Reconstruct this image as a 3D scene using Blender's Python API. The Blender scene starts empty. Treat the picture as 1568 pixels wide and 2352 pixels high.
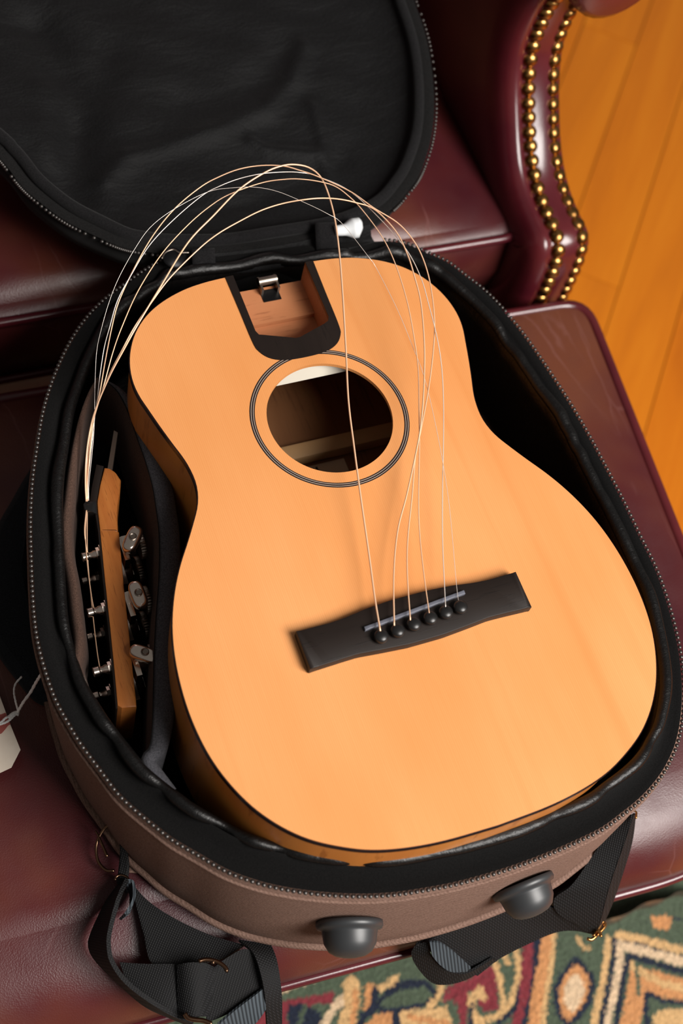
import bpy, math, random
import numpy as np
from mathutils import Vector, Matrix
from mathutils.geometry import tessellate_polygon

random.seed(7); rng = np.random.default_rng(7)
SC = bpy.context.scene
COL = SC.collection
pi = math.pi

# ------------------------------------------------------------------ camera
GT = 0.58                      # height of the guitar's soundboard above the floor
FPX = 3267.0                   # focal length in pixels for a 1568 x 2352 frame (50 mm)
RM = np.array([[0.92382365, -0.34261587, 0.17077538],
               [-0.22771278, -0.85040894, -0.47429055],
               [0.30772838, 0.39927309, -0.86364590]])      # rows: right, down, forward
CAM = np.array([-0.30465273, -0.44285465, 0.80428323 + GT])
cd = bpy.data.cameras.new('camera'); cam = bpy.data.objects.new('camera', cd); COL.objects.link(cam)
cd.sensor_fit = 'VERTICAL'; cd.sensor_height = 36.0; cd.lens = 50.0
cd.clip_start = 0.05; cd.clip_end = 50
cam.matrix_world = Matrix(((RM[0][0], -RM[1][0], -RM[2][0], CAM[0]),
                           (RM[0][1], -RM[1][1], -RM[2][1], CAM[1]),
                           (RM[0][2], -RM[1][2], -RM[2][2], CAM[2]), (0, 0, 0, 1)))
cd.dof.use_dof = True; cd.dof.focus_distance = 0.955; cd.dof.aperture_fstop = 5.6
SC.camera = cam

# ------------------------------------------------------------------ light
w = bpy.data.worlds.new('room_light'); SC.world = w; w.use_nodes = True
w.node_tree.nodes['Background'].inputs['Color'].default_value = (1.0, 0.93, 0.86, 1)
w.node_tree.nodes['Background'].inputs['Strength'].default_value = 0.12
def area(name, loc, target, sx, sy, power, col):
    l = bpy.data.lights.new(name, 'AREA'); l.shape = 'RECTANGLE'; l.size = sx; l.size_y = sy
    l.energy = power; l.color = col
    o = bpy.data.objects.new(name, l); COL.objects.link(o); o.location = loc
    o.rotation_euler = (Vector(target) - Vector(loc)).to_track_quat('-Z', 'Y').to_euler()
    return o
area('window_daylight', (0.92, -1.50, 2.25), (0.02, -0.05, 0.55), 1.2, 1.4, 112, (1.0, 0.955, 0.91))
SC.view_settings.view_transform = 'Standard'; SC.view_settings.look = 'None'
SC.view_settings.gamma = 1.0; SC.view_settings.use_curve_mapping = False
SC.view_settings.exposure = 0.0

# ------------------------------------------------------------------ helpers: geometry
def ray(x, y):
    return RM.T @ np.array([(x - 784) / FPX, (y - 1176) / FPX, 1.0])
def Zp(q, z):            # where the line of sight meets the height z (z relative to the soundboard)
    d = ray(*q); return CAM + d * ((z + GT - CAM[2]) / d[2])
def Yp(q, yy):
    d = ray(*q); return CAM + d * ((yy - CAM[1]) / d[1])
def Np(q, p0, n):
    d = ray(*q); return CAM + d * (((np.array(p0) - CAM) @ n) / (d @ n))
def spline(pts, n, closed=False):
    P = np.array(pts, float)
    if closed: P = np.vstack([P[-1], P, P[0], P[1]])
    else: P = np.vstack([2 * P[0] - P[1], P, 2 * P[-1] - P[-2]])
    out = []
    for i in range(1, len(P) - 2):
        for t in np.linspace(0, 1, 12, endpoint=False):
            a, b, c, d = P[i - 1], P[i], P[i + 1], P[i + 2]
            out.append(.5 * (2 * b + (c - a) * t + (2 * a - 5 * b + 4 * c - d) * t * t + (3 * b - a - 3 * c + d) * t ** 3))
    if not closed: out.append(P[-2])
    return resample(np.array(out), n, closed)
def resample(P, n, closed=False):
    P = np.array(P, float)
    if closed: P = np.vstack([P, P[0]])
    s = np.r_[0, np.cumsum(np.linalg.norm(np.diff(P, axis=0), axis=1))]
    u = np.linspace(0, s[-1], n + 1 if closed else n)
    if closed: u = u[:-1]
    return np.stack([np.interp(u, s, P[:, k]) for k in range(P.shape[1])], 1)
def smooth_closed(P, it, closed=True):
    P = P.copy()
    for _ in range(it):
        if closed: P = .25 * np.roll(P, 1, 0) + .5 * P + .25 * np.roll(P, -1, 0)
        else: P[1:-1] = .25 * P[:-2] + .5 * P[1:-1] + .25 * P[2:]
    return P
def normals2(P, closed=True):          # outward normals of a counter-clockwise loop
    T = np.roll(P, -1, 0) - np.roll(P, 1, 0) if closed else np.gradient(P, axis=0)
    N = np.stack([T[:, 1], -T[:, 0]], 1)
    return N / (np.linalg.norm(N, axis=1)[:, None] + 1e-12)
def ccw(P):
    a = np.sum(P[:, 0] * np.roll(P[:, 1], -1) - np.roll(P[:, 0], -1) * P[:, 1])
    return P if a > 0 else P[::-1]
def inside(P, poly):
    x, y = P[:, 0], P[:, 1]; c = np.zeros(len(P), bool); n = len(poly)
    for i in range(n):
        x1, y1 = poly[i]; x2, y2 = poly[(i + 1) % n]
        if y1 == y2: continue
        k = ((y1 > y) != (y2 > y)) & (x < (x2 - x1) * (y - y1) / (y2 - y1) + x1); c ^= k
    return c
def dist_line(P, L):
    d = np.full(len(P), 1e9)
    for a, b in zip(L[:-1], L[1:]):
        ab = b - a; t = np.clip(((P - a) @ ab) / (ab @ ab + 1e-15), 0, 1)
        d = np.minimum(d, np.linalg.norm(P - a - t[:, None] * ab, axis=1))
    return d

ORG = {}                                # world origin of every thing
def org(o):
    while o.parent: o = o.parent
    return np.array(ORG.get(o.name, (0, 0, 0)))
def thing(name, label, cat, loc, group=None):
    o = bpy.data.objects.new(name, None); COL.objects.link(o); o.location = loc
    o.empty_display_size = 0.03; o['label'] = label; o['category'] = cat
    if group: o['group'] = group
    ORG[o.name] = tuple(loc); return o
def mk(name, V, F, mat, parent=None, smooth=True, label=None, kind=None, sharp=None):
    V = np.array(V, float)
    if parent is not None: V = V - org(parent)
    me = bpy.data.meshes.new(name); me.from_pydata(V.tolist(), [], [list(map(int, f)) for f in F]); me.update()
    import bmesh
    bm = bmesh.new(); bm.from_mesh(me); bmesh.ops.recalc_face_normals(bm, faces=bm.faces); bm.to_mesh(me); bm.free()
    if smooth:
        me.polygons.foreach_set('use_smooth', [True] * len(me.polygons))
        if sharp: me.set_sharp_from_angle(angle=math.radians(sharp))
    me.materials.append(mat)
    o = bpy.data.objects.new(name, me); COL.objects.link(o)
    if parent is not None: o.parent = parent
    if label: o['label'] = label
    if kind: o['kind'] = kind
    return o
def inst(name, mesh, loc, parent, rot=None, scale=None):
    o = bpy.data.objects.new(name, mesh); COL.objects.link(o)
    o.parent = parent; o.location = Vector(np.array(loc) - org(parent))
    if rot is not None: o.rotation_mode = 'QUATERNION'; o.rotation_quaternion = rot
    if scale is not None: o.scale = scale
    return o
def raw_mesh(name, V, F, mat, smooth=True, sharp=None):
    me = bpy.data.meshes.new(name); me.from_pydata(np.array(V).tolist(), [], [list(map(int, f)) for f in F]); me.update()
    if smooth:
        me.polygons.foreach_set('use_smooth', [True] * len(me.polygons))
        if sharp: me.set_sharp_from_angle(angle=math.radians(sharp))
    me.materials.append(mat); return me
def loft(rings, closed=True, cap0=False, cap1=False):
    n = len(rings[0]); V = np.vstack(rings); F = []
    for k in range(len(rings) - 1):
        for i in range(n if closed else n - 1):
            j = (i + 1) % n
            F.append((k * n + i, k * n + j, (k + 1) * n + j, (k + 1) * n + i))
    if cap0: F.append(tuple(range(n))[::-1])
    if cap1: F.append(tuple(range((len(rings) - 1) * n, len(rings) * n)))
    return V, F
def join(parts):
    V = []; F = []; o = 0
    for v, f in parts:
        V.append(np.array(v)); F += [tuple(i + o for i in q) for q in f]; o += len(v)
    return np.vstack(V), F
def tube(path, r, n=8, closed=False, caps=True):
    P = np.array(path, float); m = len(P); r = np.full(m, r) if np.isscalar(r) else np.array(r)
    T = (np.roll(P, -1, 0) - np.roll(P, 1, 0)) if closed else np.gradient(P, axis=0)
    T /= np.linalg.norm(T, axis=1)[:, None] + 1e-12
    u = np.cross(T[0], [0, 0, 1.0]);
    if np.linalg.norm(u) < 1e-3: u = np.cross(T[0], [1.0, 0, 0])
    u /= np.linalg.norm(u); rings = []
    a = np.linspace(0, 2 * pi, n, endpoint=False)
    for i in range(m):
        u = u - T[i] * (u @ T[i]); u /= np.linalg.norm(u) + 1e-12; v = np.cross(T[i], u)
        rings.append(P[i] + r[i] * (np.cos(a)[:, None] * u + np.sin(a)[:, None] * v))
    if closed: rings.append(rings[0])
    return loft(rings, True, caps and not closed, caps and not closed)
def box(c, s, M=None):
    c = np.array(c, float); s = np.array(s, float) / 2
    V = np.array([[x, y, z] for x in (-1, 1) for y in (-1, 1) for z in (-1, 1)]) * s
    if M is not None: V = V @ np.array(M).T
    return V + c, [(0, 1, 3, 2), (4, 6, 7, 5), (0, 4, 5, 1), (2, 3, 7, 6), (0, 2, 6, 4), (1, 5, 7, 3)]
def prism(poly, z0, z1, bev=0.0):      # closed outline in x, y, extruded in height (absolute z)
    P = ccw(np.array(poly, float)); N = normals2(P); rings = []
    def R(o, z): return np.c_[P + N * o, np.full(len(P), z)]
    if bev: rings = [R(-bev, z0), R(0, z0 + bev), R(0, z1 - bev), R(-bev * .3, z1 - bev * .3), R(-bev, z1)]
    else: rings = [R(0, z0), R(0, z1)]
    return loft(rings, True, True, True)
def ribbon(A, B, th=0.0016, nseg=4):   # a strap between two edge lines, with thickness
    A = np.array(A, float); B = np.array(B, float); n = len(A)
    T = np.gradient((A + B) / 2, axis=0); W = B - A; N = np.cross(T, W); N /= np.linalg.norm(N, axis=1)[:, None] + 1e-12
    rings = []
    for i in range(n):
        ts = np.linspace(0, 1, nseg + 1); up = A[i] + np.outer(ts, W[i]) + N[i] * th / 2; dn = A[i] + np.outer(ts[::-1], W[i]) - N[i] * th / 2
        rings.append(np.vstack([up, dn]))
    return loft(rings, True, True, True)
def fill_rings(loop, center, fn, k=16, p=1.0):   # a surface from a loop to a centre in k rings; fn(t, pts) gives the points
    rings = []
    for t in np.linspace(0, 1, k + 1)[:-1]:
        rings.append(fn(t, loop + (center - loop) * t ** p))
    n = len(loop); V, F = loft(rings); V = np.vstack([V, fn(1.0, np.array([center]))]); c = len(V) - 1
    b = (k - 1) * n
    F += [(b + i, b + (i + 1) % n, c) for i in range(n)]
    return V, F
def lathe(prof, n=24):                 # profile (radius, height) about z
    a = np.linspace(0, 2 * pi, n, endpoint=False); rings = [np.c_[r * np.cos(a), r * np.sin(a), np.full(n, h)] for r, h in prof]
    return loft(rings, True, True, True)
def quat_z(n): return Vector(n).to_track_quat('Z', 'Y')
def place(VF, loc, zdir, xhint=None):
    q = Vector(zdir).normalized(); x = Vector(xhint) if xhint is not None else Vector((1, 0, 0))
    x = (x - q * x.dot(q));
    if x.length < 1e-4: x = Vector((0, 1, 0)) - q * q.y
    x.normalize(); y = q.cross(x); M = np.array([x, y, q]).T
    return np.array(VF[0]) @ M.T + np.array(loc), VF[1]

# ------------------------------------------------------------------ helpers: materials
def lin(r, g, b):
    f = lambda c: (c / 255 / 12.92) if c / 255 <= .04045 else ((c / 255 + .055) / 1.055) ** 2.4
    return (f(r), f(g), f(b), 1)
class Mt:
    def __init__(s, name, col, rough=.5, metal=0, spec=.5, coat=0, coat_r=.1, sheen=0):
        s.m = bpy.data.materials.new(name); s.m.use_nodes = True; s.t = s.m.node_tree
        s.b = s.t.nodes['Principled BSDF']; i = s.b.inputs
        i['Base Color'].default_value = col; i['Roughness'].default_value = rough; i['Metallic'].default_value = metal
        i['Specular IOR Level'].default_value = spec; i['Coat Weight'].default_value = coat; i['Coat Roughness'].default_value = coat_r
        i['Sheen Weight'].default_value = sheen
        s.co = None
    def n(s, typ, **k):
        x = s.t.nodes.new(typ)
        for a, v in k.items():
            if hasattr(x, a): setattr(x, a, v)
            else: x.inputs[a].default_value = v
        return x
    def l(s, a, b): s.t.links.new(a, b)
    def coords(s, scale=(1, 1, 1), rot=(0, 0, 0), which='Object'):
        if s.co is None: s.co = s.n('ShaderNodeTexCoord')
        m = s.n('ShaderNodeMapping'); m.inputs['Scale'].default_value = scale; m.inputs['Rotation'].default_value = rot
        s.l(s.co.outputs[which], m.inputs['Vector']); return m.outputs['Vector']
    def noise(s, scale, detail=4, rough=.55, vec=None, dist=0):
        x = s.n('ShaderNodeTexNoise'); x.inputs['Scale'].default_value = scale; x.inputs['Detail'].default_value = detail
        x.inputs['Roughness'].default_value = rough; x.inputs['Distortion'].default_value = dist
        s.l(vec if vec is not None else s.coords(), x.inputs['Vector']); return x.outputs['Fac']
    def wave(s, scale, vec=None, dist=0, detail=2, dscale=1, direction='X', typ='BANDS', prof='SIN'):
        x = s.n('ShaderNodeTexWave'); x.wave_type = typ; x.wave_profile = prof
        if typ == 'BANDS': x.bands_direction = direction
        x.inputs['Scale'].default_value = scale; x.inputs['Distortion'].default_value = dist; x.inputs['Detail'].default_value = detail
        x.inputs['Detail Scale'].default_value = dscale
        s.l(vec if vec is not None else s.coords(), x.inputs['Vector']); return x.outputs['Fac']
    def voro(s, scale, vec=None, feature='F1'):
        x = s.n('ShaderNodeTexVoronoi'); x.feature = feature; x.inputs['Scale'].default_value = scale
        s.l(vec if vec is not None else s.coords(), x.inputs['Vector']); return x.outputs['Distance']
    def ramp(s, fac, stops):
        r = s.n('ShaderNodeValToRGB'); e = r.color_ramp.elements
        while len(e) < len(stops): e.new(.5)
        for k, (p, c) in enumerate(stops): e[k].position = p; e[k].color = c if len(c) == 4 else (*c, 1)
        s.l(fac, r.inputs['Fac']); return r.outputs['Color']
    def mix(s, fac, a, b, mode='MIX'):
        x = s.n('ShaderNodeMix'); x.data_type = 'RGBA'; x.blend_type = mode
        for v, k in ((fac, 0), (a, 6), (b, 7)):
            if isinstance(v, (int, float)): x.inputs[k].default_value = v
            elif isinstance(v, tuple): x.inputs[k].default_value = v
            else: s.l(v, x.inputs[k])
        return x.outputs[2]
    def math(s, op, a, b=0.0):
        x = s.n('ShaderNodeMath'); x.operation = op
        for v, k in ((a, 0), (b, 1)):
            if isinstance(v, (int, float)): x.inputs[k].default_value = v
            else: s.l(v, x.inputs[k])
        return x.outputs[0]
    def col(s, c): s.l(c, s.b.inputs['Base Color'])
    def rough(s, c): s.l(c, s.b.inputs['Roughness'])
    def bump(s, h, strength=.3, dist=.001):
        x = s.n('ShaderNodeBump'); x.inputs['Strength'].default_value = strength; x.inputs['Distance'].default_value = dist
        s.l(h, x.inputs['Height']); s.l(x.outputs['Normal'], s.b.inputs['Normal'])

M = {}
def leather():
    t = Mt('oxblood_leather', lin(80, 24, 30), .4, spec=.42, coat=.12, coat_r=.25)
    big = t.noise(5.5, 3, .5); fine = t.noise(28, 5, .6)
    base = t.ramp(big, [(.34, lin(62, 20, 27)), (.48, lin(80, 32, 31)), (.64, lin(108, 60, 40))])
    base = t.mix(t.math('MULTIPLY', fine, .35), base, lin(58, 18, 26))
    def scratch(ang, sc, thr):
        v = t.coords((1, .12, 1), (0, 0, ang)); w_ = t.n('ShaderNodeVectorMath'); w_.operation = 'ADD'
        nz = t.n('ShaderNodeTexNoise'); nz.inputs['Scale'].default_value = 30; nz.inputs['Detail'].default_value = 3; t.l(t.coords(), nz.inputs['Vector'])
        sc_ = t.n('ShaderNodeVectorMath'); sc_.operation = 'SCALE'; sc_.inputs['Scale'].default_value = .006; t.l(nz.outputs['Color'], sc_.inputs[0])
        t.l(v, w_.inputs[0]); t.l(sc_.outputs[0], w_.inputs[1])
        d = t.voro(sc, w_.outputs[0], 'DISTANCE_TO_EDGE')
        return t.math('MULTIPLY', t.ramp(d, [(0, (1, 1, 1)), (.014, (0, 0, 0))]), t.ramp(t.noise(9 + sc * .1, 2), [(thr, (0, 0, 0)), (thr + .12, (1, 1, 1))]))
    k = t.math('ADD', scratch(.5, 16, .50), scratch(-.7, 22, .54))
    t.col(t.mix(t.math('MULTIPLY', k, .14), base, lin(165, 120, 118)))
    h = t.math('ADD', t.math('MULTIPLY', t.voro(900), .35), t.math('MULTIPLY', k, -.35))
    h = t.math('ADD', h, t.math('MULTIPLY', t.noise(45, 2), .45))
    t.bump(h, .22, .0012); t.rough(t.ramp(fine, [(.3, (.30,) * 3), (.7, (.48,) * 3)])); return t.m
M['leather'] = leather()
def plainleather():
    t = Mt('oxblood_leather_band', lin(84, 26, 32), .27, coat=.3, coat_r=.15)
    t.col(t.ramp(t.noise(14, 3), [(.35, lin(74, 20, 29)), (.7, lin(92, 32, 35))])); t.bump(t.noise(500, 2), .08, .0006); return t.m
M['leather_band'] = plainleather()
def spruce():
    t = Mt('spruce_top', lin(230, 150, 84), .42, spec=.35, coat=.12, coat_r=.35)
    v = t.coords((1, .03, 1)); g = t.wave(230, v, 2.2, 2, 1.5); g2 = t.noise(900, 3, .6, v); blot = t.noise(13, 3, .5, t.coords((1, .35, 1)))
    c = t.ramp(blot, [(.3, lin(224, 152, 90)), (.7, lin(236, 168, 108))])
    c = t.mix(t.math('MULTIPLY', g, .20), c, lin(206, 122, 58)); c = t.mix(t.math('MULTIPLY', g2, .22), c, lin(206, 124, 62))
    st = t.ramp(t.noise(55, 2, .5, t.coords((1, .02, 1))), [(.60, (0, 0, 0)), (.75, (1, 1, 1))])
    c = t.mix(t.math('MULTIPLY', st, .20), c, lin(196, 112, 46))
    t.col(c); t.bump(g2, .05, .0003); return t.m
M['spruce'] = spruce()
def wood(name, a, b, dark, rough=.38, axis=(1, .05, 1), sc=160, coat=.1, spec=.5):
    t = Mt(name, a, rough, coat=coat, coat_r=.3, spec=spec); v = t.coords(axis)
    c = t.ramp(t.noise(sc * .25, 4, .6, v, .4), [(.3, a), (.7, b)])
    p = t.ramp(t.noise(sc * 3.2, 3, .6, v), [(.58, (0, 0, 0)), (.68, (1, 1, 1))])
    t.col(t.mix(t.math('MULTIPLY', p, .55), c, dark)); t.bump(p, .08, .0003); return t.m
M['mahogany'] = wood('mahogany', lin(186, 108, 48), lin(204, 128, 62), lin(126, 66, 24), axis=(1, .07, 1), sc=420)
M['side_wood'] = wood('side_wood', lin(196, 118, 52), lin(214, 140, 66), lin(150, 84, 34), .3, (1, 1, .15), 60, .3)
M['block_wood'] = wood('pocket_wood', lin(178, 114, 74), lin(194, 132, 90), lin(138, 82, 50), .5, (.10, 1, .6), 120, 0)
M['pale_wood'] = Mt('pale_block', lin(240, 232, 215), .7).m
M['inner_wood'] = wood('inner_back', lin(118, 76, 44), lin(136, 92, 56), lin(84, 50, 26), .6, (1, .08, 1), 90, 0)
M['brace_wood'] = Mt('brace_wood', lin(190, 150, 104), .6).m
M['binding'] = Mt('dark_binding', lin(34, 20, 20), .22, coat=.3).m
M['ebony'] = wood('ebony', lin(26, 19, 16), lin(33, 25, 21), lin(18, 13, 11), .6, (1, .1, 1), 200, 0, .2)
M['ebony_x'] = wood('ebony_bridge', lin(27, 20, 17), lin(34, 26, 22), lin(18, 13, 11), .5, (.08, 1, 1), 200, 0, .28)
M['pin'] = Mt('black_pin', lin(26, 25, 25), .33).m
M['saddle'] = Mt('grey_saddle', lin(96, 98, 108), .4).m
M['line'] = Mt('pale_line', lin(176, 156, 140), .5).m
M['blackline'] = Mt('black_line', lin(34, 26, 26), .4).m
M['chrome'] = Mt('chrome', lin(240, 226, 214), .20, 1).m
M['steel'] = Mt('brushed_steel', lin(150, 140, 130), .38, 1).m
M['bronze'] = Mt('bronze_wire', lin(250, 205, 168), .42, .35).m
M['steelwire'] = Mt('steel_wire', lin(240, 232, 224), .4, .4).m
def brass():
    t = Mt('aged_brass', lin(196, 150, 84), .30, 1)
    t.col(t.ramp(t.noise(160, 2), [(.35, lin(96, 66, 34)), (.6, lin(186, 140, 80))])); return t.m
M['brass'] = brass()
def twill():
    t = Mt('brown_twill', lin(116, 88, 74), .95, spec=.08)
    v = t.coords((1, 1, 1), (0.5, 0.6, .4)); wv = t.wave(150, v, .8, 1, 2); n = t.noise(800, 3)
    f = t.math('ADD', t.math('MULTIPLY', wv, .16), t.math('MULTIPLY', n, .8))
    t.col(t.ramp(f, [(.25, lin(98, 76, 66)), (.75, lin(140, 113, 101))])); t.bump(f, .3, .0006); return t.m
M['twill'] = twill()
def satin():
    t = Mt('black_satin', lin(9, 8, 9), .40, spec=.4)
    n = t.noise(70, 5, .65, t.coords((1, 1.6, 1)), .5); f = t.noise(900, 2)
    t.col(t.ramp(f, [(.35, lin(6, 6, 6)), (.7, lin(16, 15, 15))])); t.bump(t.math('ADD', n, t.math('MULTIPLY', f, .15)), .35, .003); return t.m
M['satin'] = satin()
def velvet():
    t = Mt('black_velour', lin(11, 11, 12), .7, spec=.2, sheen=.03)
    n = t.noise(26, 6, .65, t.coords((1, 2.6, 1)), .6); f = t.noise(600, 3)
    t.col(t.ramp(f, [(.3, lin(5, 5, 6)), (.75, lin(15, 15, 16))])); t.bump(t.math('ADD', n, t.math('MULTIPLY', f, .22)), .5, .004); return t.m
M['velvet'] = velvet()
def felt(name, a, b, bs=.3):
    t = Mt(name, a, .95, spec=.12, sheen=.05); f = t.noise(1100, 2); t.col(t.ramp(f, [(.3, a), (.7, b)])); t.bump(f, bs, .0006); return t.m
M['pouch'] = felt('dark_brown_pouch_cloth', lin(58, 43, 36), lin(84, 64, 55))
M['charcoal'] = felt('charcoal_trim', lin(60, 60, 64), lin(92, 92, 97))
M['neoprene'] = felt('black_neoprene', lin(22, 25, 28), lin(36, 40, 44), .15)
M['tape'] = felt('zip_tape', lin(6, 6, 6), lin(15, 14, 14))
M['greytape'] = felt('grey_tape', lin(14, 14, 14), lin(28, 27, 27))
M['roll'] = felt('edge_roll', lin(15, 15, 16), lin(30, 29, 30))
def webbing():
    t = Mt('black_webbing', lin(22, 22, 24), .75, spec=.3)
    a = t.wave(210, t.coords((1, 1, 1), (.3, .2, .75)), .5, 1, 1); b = t.wave(210, t.coords((1, 1, 1), (.2, .4, -.8)), .5, 1, 1)
    f = t.math('MULTIPLY', a, b); t.col(t.ramp(f, [(.1, lin(8, 8, 9)), (.8, lin(32, 32, 34))])); t.bump(f, .5, .0009); return t.m
M['webbing'] = webbing()
def webgrey():
    t = Mt('grey_webbing', lin(52, 58, 62), .8, spec=.2)
    f = t.wave(140, t.coords((1, 1, 1), (.3, .2, .4)), .5, 1, 1); t.col(t.ramp(f, [(.1, lin(38, 42, 46)), (.8, lin(74, 82, 88))])); t.bump(f, .3, .0006); return t.m
M['webgrey'] = webgrey()
M['rubber'] = Mt('black_rubber', lin(48, 50, 52), .42, spec=.6).m
M['tooth'] = Mt('gunmetal_tooth', lin(84, 81, 79), .36, .8).m
M['gold'] = Mt('gold_buckle', lin(206, 150, 88), .2, 1).m
M['darkmetal'] = Mt('dark_bronze_wire', lin(120, 92, 72), .25, 1).m
M['blackmetal'] = Mt('black_metal', lin(28, 28, 30), .4, .7).m
M['white'] = Mt('white_plastic', lin(228, 232, 234), .4).m
M['yarn'] = felt('white_yarn', lin(225, 224, 222), lin(246, 246, 245))
def paper():
    t = Mt('manila_paper', lin(240, 226, 208), .8, spec=.2); t.col(t.ramp(t.noise(60, 4), [(.3, lin(236, 221, 202)), (.7, lin(244, 232, 216))])); return t.m
M['paper'] = paper()
M['tagred'] = Mt('red_reinforcement', lin(176, 92, 84), .7).m
M['labelpaper'] = Mt('label_paper', lin(200, 176, 148), .8).m
M['ink'] = Mt('label_ink', lin(50, 38, 34), .8).m
M['darkwood'] = wood('dark_leg_wood', lin(58, 32, 20), lin(72, 42, 26), lin(36, 20, 12))
def floorwood():
    t = Mt('amber_floorboard', lin(205, 120, 38), .32, spec=.45, coat=.25, coat_r=.2)
    info = t.n('ShaderNodeObjectInfo'); v = t.coords((1, .07, 1)); add = t.n('ShaderNodeVectorMath'); add.operation = 'ADD'
    t.l(v, add.inputs[0]); cx = t.n('ShaderNodeCombineXYZ'); t.l(t.math('MULTIPLY', info.outputs['Random'], 40.0), cx.inputs[0]); t.l(cx.outputs[0], add.inputs[1])
    g = t.noise(26, 5, .6, add.outputs[0], .6); g2 = t.noise(120, 3, .6, add.outputs[0])
    c = t.ramp(g, [(.30, lin(176, 84, 8)), (.5, lin(208, 112, 14)), (.72, lin(226, 134, 26))])
    c = t.mix(t.math('MULTIPLY', g2, .25), c, lin(150, 74, 14))
    tone = t.ramp(info.outputs['Random'], [(0, lin(194, 100, 12)), (.5, lin(212, 118, 18)), (1, lin(228, 138, 28))])
    c = t.mix(.45, c, tone)
    kn = t.ramp(t.voro(3.2, add.outputs[0]), [(.02, (1, 1, 1)), (.10, (0, 0, 0))]); c = t.mix(t.math('MULTIPLY', kn, .5), c, lin(110, 54, 12))
    t.col(c); t.bump(g2, .05, .0004); return t.m
M['floor'] = floorwood()
M['joint'] = Mt('dark_joint', lin(74, 40, 12), .8).m
def rugmat():
    t = Mt('rug_wool', (1, 1, 1, 1), .95, spec=.1, sheen=.2)
    a = t.n('ShaderNodeAttribute'); a.attribute_name = 'wool'; n = t.noise(420, 3, .7); c = t.mix(.9, a.outputs['Color'], t.ramp(n, [(.25, (.55,) * 3), (.75, (1.25,) * 3)]), 'MULTIPLY')
    t.col(c); t.bump(t.noise(520, 2, .7), .8, .003); return t.m
M['rug'] = rugmat()

# ------------------------------------------------------------------ the setting: floor
FLO = (0.45, 0.2, 0.0)
floor = mk('floor', *box((0.2, 0.2, -0.02), (5.0, 5.0, 0.02)), M['joint'], smooth=False); floor['kind'] = 'structure'
floor['label'] = 'amber wooden floor beside the leather chair'
fa = Zp((1449, 191), -GT); fb = Zp((1360, 447), -GT); fd = (fa - fb)[:2]; fd /= np.linalg.norm(fd)
fang = math.atan2(fd[1], fd[0]) - pi / 2
PWD = 0.083
plank_meshes = []
for Ln in (0.9, 1.25, 1.6):
    v, f = box((0, 0, -0.005), (PWD - .0012, Ln - .0012, 0.01))
    plank_meshes.append((Ln, raw_mesh('plank', v, f, M['floor'], False)))
qf = Matrix.Rotation(fang, 4, 'Z')
c0 = np.array([0.55, 0.35])
for i in range(-17, 18):
    y = -1.9 + random.uniform(-.8, 0)
    while y < 1.9:
        Ln, me = plank_meshes[random.randrange(3)]
        p = qf @ Vector((i * PWD, y + Ln / 2, 0)); q = np.array([p.x + c0[0], p.y + c0[1]])
        if abs(q[0] - .2) < 2.3 and abs(q[1] - .2) < 2.3:
            o = bpy.data.objects.new('plank', me); COL.objects.link(o); o.parent = floor
            o.location = (q[0], q[1], random.uniform(0, .0006)); o.rotation_euler = (0, 0, fang)
        y += Ln

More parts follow.
